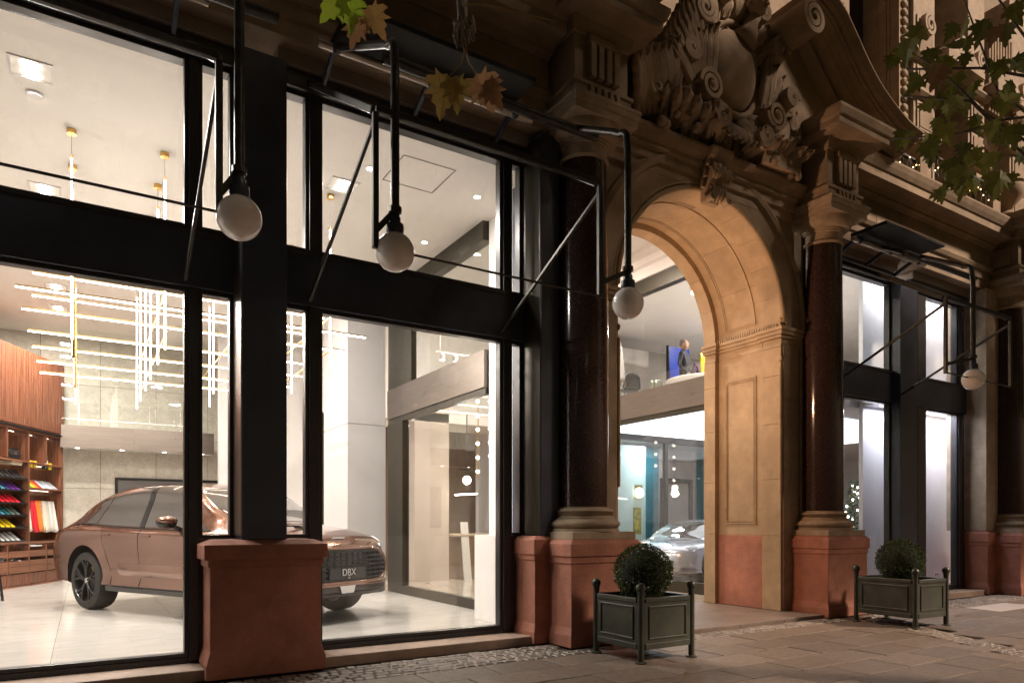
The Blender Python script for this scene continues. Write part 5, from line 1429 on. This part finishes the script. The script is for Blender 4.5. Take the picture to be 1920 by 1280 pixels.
def hall_light(x, y, z, p, label, col=(1,.86,.72), size=.5):
    t = thing('hall_ceiling_light', label, 'ceiling light', (x, y, z), 'flat hall ceiling lights')
    obj('lamp_disc', MB().lathe([(size*.5,z-.03),(size*.5,z-.005)], x, y, 28), M['lampwarm'], t, smooth='auto'); obj('trim_ring', MB().lathe([(size*.55,z-.022),(size*.55,z-.001)], x, y, 28), M['whitegloss'], t)
    ld = bpy.data.lights.new('hall_lamp', 'AREA'); ld.shape = 'DISK'; ld.size = size; ld.energy = p; ld.color = col
    lo = bpy.data.objects.new('hall_lamp', ld); C.objects.link(lo); lo.parent = t; lo.location = (0,0,-.04)
hall_light(7.0, 11.0, 6.55, 200, 'flat round ceiling light in the middle of the entrance hall')
hall_light(6.4, 14.5, 3.55, 60, 'small flat ceiling light under the hall gallery', size=.3)
# warm spotlight on the left reveal of the arch, aimed at the opposite jamb and vault
sp = thing('arch_spotlight', 'warm spotlight on the hidden left reveal, lighting the right side of the arch', 'spotlight', (5.56, 7.15, 3.5))
obj('lamp_body', MB().tube([(5.53,7.15,3.5),(5.64,7.15,3.53)], .05, 14), M['trim'], sp, smooth='auto'); obj('lamp_bracket', MB().bar((5.50,7.15,3.42),(5.58,7.15,3.48),.03,.02), M['trim'], sp)
obj('lamp_lens', MB().tube([(5.641,7.15,3.5303),(5.645,7.15,3.5314)], .042, 14), M['lampwarm'], sp)
ld = bpy.data.lights.new('arch_lamp', 'SPOT'); ld.energy = 160; ld.spot_size = R(150); ld.spot_blend = .5; ld.shadow_soft_size = .05; ld.color = (1,.56,.32)
lo = bpy.data.objects.new('arch_lamp', ld); C.objects.link(lo); lo.parent = sp; lo.location = (.10, 0, .03)
lo.rotation_euler = Vector((-1, 0, 0.02)).to_track_quat('Z', 'Y').to_euler()

# ------------------------------------------------------------------ right shop
RZ = .10
struct('right_shop_floor', MB().box(XR+.08, 22, 6.86, 20, -.1, RZ), pm('brown_shop_floor', (.26,.17,.13), .25, var=.15, scale=2))
lc = struct('lower_ceiling', MB().box(XR+.08, 22, 7.45, 20, 3.42, 3.6), M['coolwhite'])
obj('light_ceiling_panel', MB().box(XR+.35, 17, 8.3, 12.25, 3.395, 3.418), M['ledcool'], lc)
struct('upper_shop_floor', MB().box(XR+.08, 22, 7.45, 20, 3.62, 3.90), M['white'])
struct('upper_ceiling', MB().box(XR+.08, 22, 6.9, 20, 6.10, 6.3), M['white'])
struct('right_shop_back_wall', MB().box(XR-.2, 22, 16.6, 16.8, 0, 6.2), M['coolwhite'])
struct('right_shop_end_wall', MB().box(21.9, 22.1, 6.9, 20, 0, 6.2), M['coolwhite'])
ww = struct('window_back_wall', MB().box(12.06, 18.5, 7.36, 7.44, .02, 6.1), M['coolwhite'])
so = thing('socket', 'white double socket low on the wall behind the right window', 'socket', (0,0,0))
q = onY(1755, 1076, 7.36)
obj('socket_plate', MB().box(q.x-.08, q.x+.08, 7.345, 7.358, q.z-.042, q.z+.042), M['whitegloss'], so, bev=.003)
for dx in (-.038, .038): obj('socket_hole', MB().tube([(q.x+dx,7.344,q.z),(q.x+dx,7.3455,q.z)], .02, 14), M['trim'], so)
# glazed wall at the back of the lower shop with coloured rooms behind
gw = thing('back_glass_wall', 'cool blue glazed wall with dark mullions behind the silver car', 'glass wall', (12, 12.35, 0))
obj('head_rail', MB().box(XR+.1, 18, 12.3, 12.42, 3.25, 3.40), M['frame'], gw)
for x in (10.3, 12.02, 13.6, 15.2): obj('mullion', MB().box(x-.045, x+.045, 12.3, 12.40, RZ, 3.25), M['frame'], gw)
for a, b_ in ((XR+.1,10.255),(10.345,11.975),(12.065,13.555),(13.645,15.155)): obj('pane', MB().box(a, b_, 12.34, 12.352, RZ, 3.25), M['glass2'], gw)
def slab_(name, mat, *a): return struct(name, MB().box(*a), mat)
teal = pm('teal_wall', (.045,.16,.20), .45, var=.35, scale=2); pal = pm('pale_blue_wall', (.55,.60,.60), .6, var=.06); mau = pm('mauve_wall', (.30,.20,.19), .6, var=.2, scale=2)
slab_('teal_wall_panel', teal, XR+.1, 11.2, 13.6, 13.7, RZ, 2.7); slab_('pale_wall_panel', pal, 11.2, 12.35, 13.4, 13.7, RZ, 3.3); slab_('teal_wall_panel', teal, 12.35, 13.0, 13.6, 13.7, RZ, 3.3)
slab_('mauve_wall_panel', mau, 13.0, 14.2, 13.45, 13.7, RZ, 3.3); slab_('teal_wall_panel', teal, 14.2, 17, 13.6, 13.7, RZ, 3.3)
dr = thing('brown_door_frame', 'brown framed door in the room behind the blue glass', 'door', (13.3, 13.4, RZ))
obj('frame', MB().box(12.85, 12.95, 13.3, 13.4, RZ, 2.5).box(13.85, 13.95, 13.3, 13.4, RZ, 2.5).box(12.95, 13.85, 13.3, 13.4, 2.4, 2.5), M['trim'], dr); obj('door_leaf', MB().box(12.952, 13.848, 13.36, 13.4, RZ, 2.398), mau, dr)
# wall lamp, small gold poster and lettering
wl = thing('wall_lamp', 'half-round wall lamp glowing on the pale wall behind blue glass', 'wall lamp', (12.1, 13.36, 2.1))
obj('shade', MB().sphere((12.1,13.36,2.1), .13, 18, 10, (1,.5,1)), M['lampwarm'], wl, smooth=True); obj('back_plate', MB().box(11.98, 12.22, 13.385, 13.399, 1.95, 2.3), M['gold'], wl)
po = thing('gold_poster', 'small yellow and black poster on the pale wall beside the mullion', 'poster', (12.1, 13.38, 1.4))
obj('sheet', MB().box(11.93, 12.19, 13.385, 13.398, 1.05, 1.72), pm('poster_print', (.35,.27,.03), .5, var=.95, scale=9), po)
fc = bpy.data.curves.new('wall_lettering', 'FONT'); fc.body = 'BOHM'; fc.size = .16; fc.extrude = .002
fo = bpy.data.objects.new('tmp', fc); C.objects.link(fo); bpy.context.view_layer.update()
fm = bpy.data.meshes.new_from_object(fo.evaluated_get(bpy.context.evaluated_depsgraph_get())); bpy.data.objects.remove(fo)
lt2 = bpy.data.objects.new('wall_lettering', fm); C.objects.link(lt2); fm.materials.clear(); fm.materials.append(M['trim'])
lt2.location = (11.92, 13.39, .80); lt2.rotation_euler = (R(90), 0, 0); tag(lt2, 'black lettering BOHM under the gold poster behind blue glass', 'lettering')
def shop_light(x, y, z, p, label, col=(.90,.92,1), size=.4):
    t = thing('shop_ceiling_light', label, 'ceiling light', (x, y, z), 'flat lights in the right shop')
    obj('lamp_disc', MB().lathe([(size*.4,z-.03),(size*.4,z-.004)], x, y, 24), M['lamp'], t, smooth='auto'); obj('trim_ring', MB().lathe([(size*.46,z-.02),(size*.46,z-.001)], x, y, 24), M['whitegloss'], t)
    ld = bpy.data.lights.new('shop_lamp', 'AREA'); ld.shape = 'DISK'; ld.size = size; ld.energy = p; ld.color = col
    lo = bpy.data.objects.new('shop_lamp', ld); C.objects.link(lo); lo.parent = t; lo.location = (0,0,-.04)
shop_light(12.2, 13.0, 3.42, 30, 'flat lamp over the room behind the blue glass wall', (.75,.88,1))
shop_light(13.0, 11.0, 6.10, 60, 'flat lamp on the upper ceiling of the right shop', (1,.93,.87))
shop_light(11.0, 9.0, 6.10, 45, 'flat lamp on the upper ceiling nearest the right window', (1,.95,.9))
def strip_light(z, p, label, col):  # added lamps, shaped to light the niche's white wall evenly
    t = thing('niche_fill_light', label, 'strip light', (14.2, 7.1, z), 'added strip lights in the right window niche')
    obj('diffuser', MB().box(12.2, 16.2, 7.06, 7.14, z-.02, z-.001), M['ledcool'], t); obj('housing', MB().box(12.18, 16.22, 7.04, 7.16, z-.0009, z+.0), M['whitegloss'], t)
    ld = bpy.data.lights.new('niche_fill_lamp', 'AREA'); ld.shape = 'RECTANGLE'; ld.size = 4; ld.size_y = .08; ld.energy = p; ld.color = col
    lo = bpy.data.objects.new('niche_fill_lamp', ld); C.objects.link(lo); lo.parent = t; lo.location = (0,0,-.03)
strip_light(5.90, 55, 'added slim strip light evenly brightening the upper right window niche', (.97,.95,1))
strip_light(3.44, 80, 'added slim strip light evenly brightening the lower right window niche', (.88,.87,1))
struct('window_niche_ceiling', MB().box(9.8, 18.5, 6.86, 7.36, 5.91, 6.05), M['coolwhite'])
nl = struct('window_niche_slab', MB().box(12.06, 18.5, 6.86, 7.355, 3.45, 3.85), M['coolwhite'])
# Christmas tree and blue-green plant seen in the slit beside the column
xt = thing('decorated_fir', 'small decorated fir tree with lights seen between column and white wall', 'tree', (12.6, 10.2, RZ))
q = onY(1602, 930, 10.2); fx = q.x; xt.location.x = fx
fb = MB(); rr = random.Random(5)
for k in range(1500):
    z = rr.uniform(.35, 2.3); rad = .55*(1-(z-.3)/2.1)*rr.uniform(.3, 1)+.02; a = rr.uniform(0, 2*PI)
    p = Vector((rad*math.cos(a), rad*math.sin(a), z)); d = Vector((math.cos(a), math.sin(a), -.3)).normalized(); s0 = d.cross(Vector((0,0,1)))*.025
    fb.add([p, p+d*.05+s0, p+d*.12, p+d*.05-s0], [(0,1,2,3)])
obj('crown', fb, leafmat('fir_needles', (.01,.06,.045), (.06,.17,.12), .5, .2), xt, local=True, kind='stuff')
obj('trunk', MB().tube([(0,0,0),(0,0,2.2)], [.04,.008], 8), M['bark'], xt, local=True)
for k in range(34):
    z = .5 + k*.052; a = k*2.4; rad = .52*(1-(z-.3)/2.1)
    obj('bauble', MB().sphere((rad*math.cos(a), rad*math.sin(a), z), .028, 8, 6), M['lampwarm'] if k % 3 else M['gold'], xt, local=True, smooth=True)
# upper gallery: furniture and two people
UZ = 3.90
def chair(label, x, y, mat, rz, kind):
    t = thing('lounge_chair', label, 'chair', (0,0,0), 'chairs on the upper gallery')
    obj('seat', MB().sphere((0,0,.42), .34, 20, 10, (1,1,.28)), mat, t, smooth=True, local=True)
    hb = .95 if kind == 'high' else .55
    obj('backrest', MB().grid(lambda u, v: (.36*math.sin((u-.5)*2.4)*(1-.25*v*v), .30-.22*math.cos((u-.5)*2.4)*0+.10*v-.16*abs(u-.5)**2*4*.5, .42+hb*v*(1-.5*abs(u-.5)**2)), 12, 8), mat, t, smooth=True, local=True).modifiers.new('s','SOLIDIFY').thickness = .05
    for a in (45,135,225,315): obj('leg', MB().tube([(.18*math.cos(R(a)),.18*math.sin(R(a)),.36),(.28*math.cos(R(a)),.28*math.sin(R(a)),0)], .014, 7), M['trim'], t, local=True)
    t.location = (x, y, UZ); t.rotation_euler.z = rz
    if kind == 'low': t.scale = (.6,)*3
chair('yellow high-backed chair beside the people on the upper gallery', 12.35, 11.0, CM['yellow'], R(20), 'high')
chair('black round-backed chair at the left end of the upper gallery', 9.95, 11.3, M['trim'], R(160), 'low')
chair('white shell chair at the right end of the upper gallery', 12.35, 10.3, M['whitegloss'], R(30), 'high')
chair('white curved chair at the far left of the upper gallery', 9.72, 11.7, M['whitegloss'], R(140), 'high')
tb = thing('gallery_table', 'white oval table at the edge of the upper gallery', 'table', (11.0, 10.2, UZ))
obj('table_top', MB().lathe([(.0,UZ+.36),(.75,UZ+.36),(.78,UZ+.38),(.75,UZ+.40),(.0,UZ+.40)], 11.0, 10.2, 36, cap=False), M['whitegloss'], tb, smooth='auto'); obj('table_foot', MB().lathe([(.3,UZ),(.28,UZ+.03),(.05,UZ+.1),(.05,UZ+.36)], 11.0, 10.2, 24), M['whitegloss'], tb, smooth='auto')
vs_ = thing('glass_vase', 'lobed clear glass vase on the upper gallery', 'vase', (10.35, 10.9, UZ))
for k in range(6):
    obj('lobe', MB().lathe([(.055,UZ+.0),(.06,UZ+.02),(.055,UZ+.42),(.05,UZ+.43)], 10.35+.09*math.cos(k*PI/3), 10.9+.09*math.sin(k*PI/3), 12), pm('smoky_glass_%d' % k, (.16,.17,.13), .1, coat=1), vs_, smooth='auto')
cl = thing('glass_cloche', 'clear glass dome standing on the white gallery table', 'glass dome', (11.25, 10.1, UZ+.4))
obj('dome', MB().lathe([(.15,UZ+.401),(.15,UZ+.62),(.12,UZ+.72),(.05,UZ+.77),(.0,UZ+.775)], 11.25, 10.1, 20, cap=False), M['glass'], cl, smooth='auto')
ad = thing('blue_art_panel', 'deep blue upright panel behind the people on the upper gallery', 'art panel', (11.9, 12.4, UZ))
q0 = onY(1254, 690, 12.4); q1 = onY(1292, 690, 12.4)
obj('panel', MB().box(q0.x, q1.x, 12.4, 12.45, UZ, UZ+1.75), pm('cobalt_blue', (.005,.03,.32), .4), ad); obj('panel_edge', MB().box(q0.x-.03, q0.x-.001, 12.38, 12.46, UZ, UZ+1.77), M['trim'], ad)
cn = struct('grey_canvas_wall', MB().box(9.5, onY(1216, 650, 13.4).x, 13.4, 13.45, UZ, UZ+1.85), pm('marbled_canvas', (.50,.47,.44), .6, var=.25, scale=1.5))
struct('gallery_marble_wall', MB().box(9.5, 20, 14.4, 14.5, UZ, 6.1), pm('veined_marble', (.55,.52,.49), .5, var=.22, scale=1.2))
def person(label, x, y, coat, skin, hairc, rz, h=1.78, phase=0):
    t = thing('person', label, 'person', (0,0,0), 'people on the upper gallery'); k = h/1.78
    # joints (x,y,z), radius ; pelvis first
    J = [((0,0,.98),(.16,.12)),((0,-.01,1.15),(.15,.11)),((0,0,1.38),(.19,.115)),((0,.01,1.50),(.075,.075)),((0,0,1.56),(.058,.06)),
         ((.10,0,.90),(.10,.11)),((.11,-.03,.50),(.065,.07)),((.11,.02,.09),(.045,.05)),((.11,-.12,.04),(.04,.035)),
         ((-.10,0,.90),(.10,.11)),((-.11,.03,.50),(.065,.07)),((-.11,.05,.09),(.045,.05)),((-.11,-.09,.04),(.04,.035)),
         ((.21,0,1.43),(.065,.07)),((.27,.03,1.14),(.048,.05)),((.22,-.16,.98),(.036,.036)),((-.21,0,1.43),(.065,.07)),((-.27,.03,1.14),(.048,.05)),((-.22,-.14,.96),(.036,.036))]
    ED = [(0,1),(1,2),(2,3),(3,4),(0,5),(5,6),(6,7),(7,8),(0,9),(9,10),(10,11),(11,12),(2,13),(13,14),(14,15),(2,16),(16,17),(17,18)]
    me = bpy.data.meshes.new('body'); me.from_pydata([Vector(j[0])*k for j in J], ED, [])
    o = bpy.data.objects.new('body', me); C.objects.link(o)
    md = o.modifiers.new('skin', 'SKIN'); md.use_smooth_shade = True
    for i, j in enumerate(J): me.skin_vertices[0].data[i].radius = j[1]
    me.skin_vertices[0].data[0].use_root = True
    ss = o.modifiers.new('sub', 'SUBSURF'); ss.levels = 2; ss.render_levels = 2
    bpy.context.view_layer.update()
    m2 = bpy.data.meshes.new_from_object(o.evaluated_get(bpy.context.evaluated_depsgraph_get())); o.modifiers.clear(); o.data = m2
    m2.materials.clear(); m2.materials.append(coat); m2.polygons.foreach_set('use_smooth', [True]*len(m2.polygons)); o.parent = t
    # head with face, ears and hair as clothing-like children of the figure
    hd_ = MB().sphere((0,-.01,1.66*k), .112, 22, 16, (.78,.92,1.12)); hd_.tube([(0,-.105,1.68*k),(0,-.135,1.645*k),(0,-.105,1.635*k)], [.008,.017,.012], 8)
    for s in (-1, 1): hd_.sphere((s*.09,.0,1.655*k), .024, 8, 6, (.5,.8,1.3))
    ho = obj('head', hd_, skin, t, smooth=True, local=True)
    for s in (-1, 1): obj('eye', MB().sphere((s*.034,-.098,1.672*k), .012, 8, 6), M['trim'], ho, local=True)
    obj('mouth', MB().tube([(-.025,-.102,1.605*k),(0,-.108,1.602*k),(.025,-.102,1.605*k)], .005, 6), pm('lips', (.30,.10,.08), .5), ho, local=True)
    obj('hair', MB().sphere((0,.018,1.70*k), .112, 20, 12, (.83,.92,.95)), hairc, ho, smooth=True, local=True)
    for s, hp in ((1,(.22,-.16,.98)), (-1,(-.22,-.14,.96))):
        hb = Vector(hp)*k; hm = MB().sphere(hb+Vector((0,-.04,-.03)), .04, 10, 8, (.6,1,.9))
        for f_ in range(4): hm.tube([hb+Vector((s*(-.02+.013*f_)*.6,-.065,-.04)), hb+Vector((s*(-.02+.013*f_)*.6,-.10,-.055)), hb+Vector((s*(-.02+.013*f_)*.6,-.115+.006*abs(f_-1.5),-.085))], [.010,.009,.007], 6)
        hm.tube([hb+Vector((-s*.02,-.03,-.02)), hb+Vector((-s*.045,-.06,-.03)), hb+Vector((-s*.045,-.085,-.045))], [.011,.010,.008], 6)
        obj('hand', hm, skin, t, smooth=True, local=True)
    t.location = (x, y, UZ); t.rotation_euler.z = rz
skin = pm('skin', (.50,.30,.22), .5, var=.05)
p0 = onY(1283, 700, 11.9)
person('person in a dark suit standing before the blue panel on the upper gallery', p0.x, 11.9, pm('dark_suit', (.025,.022,.03), .8, var=.2), skin, pm('grey_hair', (.25,.2,.18), .8), R(25))
p1 = onY(1318, 700, 12.3)
person('dark-haired person partly hidden behind the yellow chair', p1.x, 12.3, pm('plum_jacket', (.10,.06,.09), .8, var=.2), skin, pm('dark_hair', (.02,.015,.012), .7), R(-20), 1.72)
# silver sports car behind the right partition
spc = build_car('silver_sports_car', 'low silver sports car behind the glass seen through the arch', CarShape(.80, .97, .95, -.02), 'silver', .345, 'silverrim', 'rim', detail=False, track=.80)
spc.rotation_euler.z = R(180+12)
# front left wheel contact in local frame is (1.4535, .80); put it where the photo shows it
a_ = R(192); lx, ly = 1.4535, .90
tx, ty_ = 10.60, 9.65
spc.location = (tx - (math.cos(a_)*lx - math.sin(a_)*ly), ty_ - (math.sin(a_)*lx + math.cos(a_)*ly), RZ)

# ------------------------------------------------------------------ street trees: only twigs and leaves reach into view
LOBE = [(0,0),(.10,.06),(.30,-.04),(.24,.10),(.42,.16),(.50,.30),(.34,.30),(.32,.38),(.46,.56),(.30,.52),(.22,.50),(.24,.66),(.12,.70),(.10,.84),(0,1.0)]
OUT = LOBE + [(-x, y) for x, y in reversed(LOBE[1:-1])]
def leaf_mesh(curl, fold):
    b = MB(); n = len(OUT)
    def w3(x, y): return (x, y, -fold*abs(x)*.9 - curl*y*y + .05*math.sin(6*x)*y)
    mid = [(0, .25), (0, .5), (0, .75)]
    vs = [w3(*p) for p in OUT]; c = len(vs); vs.append(w3(0, .38))
    fs = [(i, (i+1) % n, c) for i in range(n)]
    b.add(vs, fs); return b
LM = {}
for mn in ('leaf', 'leaflit', 'leafdry', 'leafbrown'):
    for k in range(3):
        b = leaf_mesh(.10+.22*k, (.25,-.2,.5)[k]); me = bpy.data.meshes.new('leaf'); me.from_pydata(b.v, [], b.f); me.materials.append(M[mn]); LM[(mn, k)] = me
def tree(label, base, top_pts, name='plane_tree'):
    t = thing(name, label, 'tree', base)
    obj('trunk', MB().tube([base, (base[0]+.05, base[1], 1.6), (base[0]-.05, base[1]+.05, 3.4), top_pts], [.21,.18,.15,.10], 14), M['bark'], t, smooth=True)
    return t
rt = random.Random(21)
def add_leaf(t, p, size, facing, up, mn):
    o = bpy.data.objects.new('leaf', LM[(mn, rt.randrange(3))]); C.objects.link(o); o.parent = t
    z = facing.normalized(); y = (up - z*up.dot(z)).normalized(); x = y.cross(z)
    m = Matrix((x, y, z)).transposed().to_4x4()
    o.matrix_local = Matrix.Translation(Vector(p) - t.location) @ m @ Matrix.Diagonal((size, size, size, 1))
    return o
T1 = tree('plane tree right of the view whose leafy branch hangs into the top right corner', (7.6, .9, 0), (7.2, 1.3, 5.6))
camp = Vector((0,0,HC))
tw = [([(1960,150),(1840,128),(1700,130)], 3.6), ([(1960,290),(1850,215),(1760,130),(1700,95)], 3.5), ([(1960,240),(1870,170),(1830,60),(1800,-20)], 3.7), ([(1960,330),(1820,190),(1690,180)], 3.5), ([(1960,215),(1880,225),(1800,250),(1670,262)], 3.4), ([(1960,120),(1900,40),(1860,-20)], 3.8)]
hub_ = onD(2080, 180, 3.9)
obj('limb', MB().tube([(7.2,1.3,5.6), (6.6,1.2,4.9), hub_], [.09,.06,.03], 10), M['bark'], T1, smooth=True)
for pts, dpt in tw:
    P_ = [hub_] + [onD(x, y, dpt + .08*i) for i, (x, y) in enumerate(pts)]
    obj('twig', MB().tube(P_, [.016] + [.008 - .0014*i for i in range(len(pts))], 6), M['bark'], T1, smooth=True)
cl_pts = [(1690,95),(1700,130),(1730,75),(1715,160),(1745,140),(1770,130),(1755,185),(1790,165),(1740,200),(1775,215),(1800,110),(1830,90),(1850,130),(1845,170),(1815,205),(1870,190),(1860,60),(1895,30),(1905,75),(1890,130),(1905,180),(1885,215),(1850,235),(1810,250),(1770,255),(1755,270),(1800,285),(1840,285),(1720,270),(1690,265),(1780,305),(1825,320),(1865,300),(1790,340),(1770,360),(1835,355),(1870,350),(1815,60),(1780,70),(1905,250),(1915,140),(1740,110),(1745,290),(1765,320),(1800,310),(1850,330),(1815,345),(1785,270),(1835,300),(1880,330),(1815,150),(1800,230),(1880,260),(1770,90),(1905,320)]
for i, (x, y) in enumerate(cl_pts):
    for j in range(2 if i % 4 == 0 else 1):
        d = rt.uniform(3.3, 4.2); p = onD(x+rt.uniform(-22,22), y+rt.uniform(-16,16)-22, d)
        f = (camp-p).normalized() + Vector((rt.uniform(-1,1), rt.uniform(-1,1), rt.uniform(-.3,1)))*.75
        add_leaf(T1, p, rt.uniform(.08,.145), f, Vector((rt.uniform(-.8,.8), rt.uniform(-.4,.4), -1)), 'leaf' if rt.random() < .93 else 'leafbrown')
# unseen crowns added to the street trees, shaped to shade the lower facade
def crown(t, x0, x1, y0, y1, n, seed, ztop):
    rr = random.Random(seed); b = MB()
    for k in range(n):
        x, y = rr.uniform(x0, x1), rr.uniform(y0, y1); d = SX*x+CX*y; lat = CX*x-SX*y
        if d > .2 and lat/d < .80: zmin = HC + (HZ+50)/FPX*d + .1
        else: zmin = 3.9
        zmin = max(zmin, 3.9); top = ztop + .5*math.sin(x*1.1+seed) + .4*math.sin(x*2.9+y) - 2.6*min(1, max(0, (x-10.6)/1.8))
        z = zmin + (top-zmin)*rr.random()
        if z > top: continue
        c = Vector((x, y, z)); s = rr.uniform(.16, .30)
        u = Vector((rr.uniform(-1,1), rr.uniform(-1,1), rr.uniform(-1,1))).normalized(); v = u.cross(Vector((rr.uniform(-1,1), rr.uniform(-1,1), rr.uniform(-1,1)))).normalized()
        b.add([c, c+u*s*.35+v*s*.5, c+u*s, c+u*s*.35-v*s*.5], [(0,1,2,3)])
    obj('crown', b, M['leaf'], t, kind='stuff')
crown(T1, 3.5, 19, 1.9, 3.5, 12500, 1, 11.2)
T2 = tree('plane tree left of the view whose few yellowing leaves dangle at the top', (-2.4, 1.2, 0), (-1.8, 1.8, 5.5))
h2 = onD(880, -60, 2.8)
obj('limb', MB().tube([(-1.8,1.8,5.5), (-.4,2.4,5.2), (1.0,2.4,4.3), h2], [.10,.07,.04,.018], 10), M['bark'], T2, smooth=True)
tp = onD(872, 92, 2.75)
obj('twig', MB().tube([h2, onD(866,0,2.78), onD(868,50,2.76), tp], [.016,.022,.02,.008], 8), M['bark'], T2, smooth=True)
for (a, b_, c) in (((872,92),(865,120),(845,140)),((872,92),(880,118),(895,142)),((866,10),(905,8),(1035,38))):
    obj('leaf_stalk', MB().tube([onD(*a,2.75), onD(*b_,2.72), onD(*c,2.7)], [.004,.003,.0025], 6), M['leafdry'], T2, smooth=True)
for k in range(10):     # dried catkin tuft on the twig
    q0 = onD(864+rt.uniform(-14,18), 35+rt.uniform(-18,35), 2.75); obj('bud_scale', MB().tube([q0, q0+Vector((rt.uniform(-.03,.03),0,-.05))], [.016,.004], 6), M['bark'], T2)
for (x, y, s, mn, upx, dpt) in ((838,138,.165,'leafdry',-.35,2.7),(893,138,.16,'leafbrown',.45,2.72),(852,142,.13,'leafdry',.1,2.68),(910,150,.12,'leafbrown',.6,2.74)):
    p = onD(x, y, dpt); f = (camp-p).normalized() + Vector((rt.uniform(-.4,.4), rt.uniform(-.3,.3), .1))
    add_leaf(T2, p, s, f, Vector((upx*CX, -upx*SX, -1)), mn)
for (x, y, s, mn, upx, dpt) in ((640,-14,.085,'leaflit',-.7,1.6),(655,-10,.08,'leaflit',.3,1.62),(690,10,.08,'leafdry',.5,1.65),(672,30,.07,'leafbrown',-.2,1.66)):
    p = onD(x, y, dpt); f = (camp-p).normalized() + Vector((rt.uniform(-.3,.3), rt.uniform(-.3,.3), .1))
    add_leaf(T2, p, s, f, Vector((upx*CX, -upx*SX, -1)), mn)
obj('twig', MB().tube([(-.4,2.4,5.2), onD(600,-160,1.9), onD(660,-25,1.65), onD(680,10,1.65)], [.05,.015,.006,.003], 6), M['bark'], T2, smooth=True)
crown(T2, -2.5, 8.0, -1.6, 2.6, 14000, 2, 10.6)
# fallen leaves
for i, (px, py, l) in enumerate(((1800,1153,'brown leaf lying on the paving right of the far planter'),(1287,1259,'small yellow leaf on the paving in front of the nearer planter'))):
    p = px_on_z(px, py, .012); o = bpy.data.objects.new('fallen_leaf', LM[('leafbrown' if i == 0 else 'leafdry', 2)]); C.objects.link(o); tag(o, l, 'leaf', 'fallen leaves on the paving')
    o.location = (p.x, p.y, .02); o.scale = (.13,.13,.13) if i == 0 else (.05,.05,.05); o.rotation_euler = (.15, .1, 1.2+i)
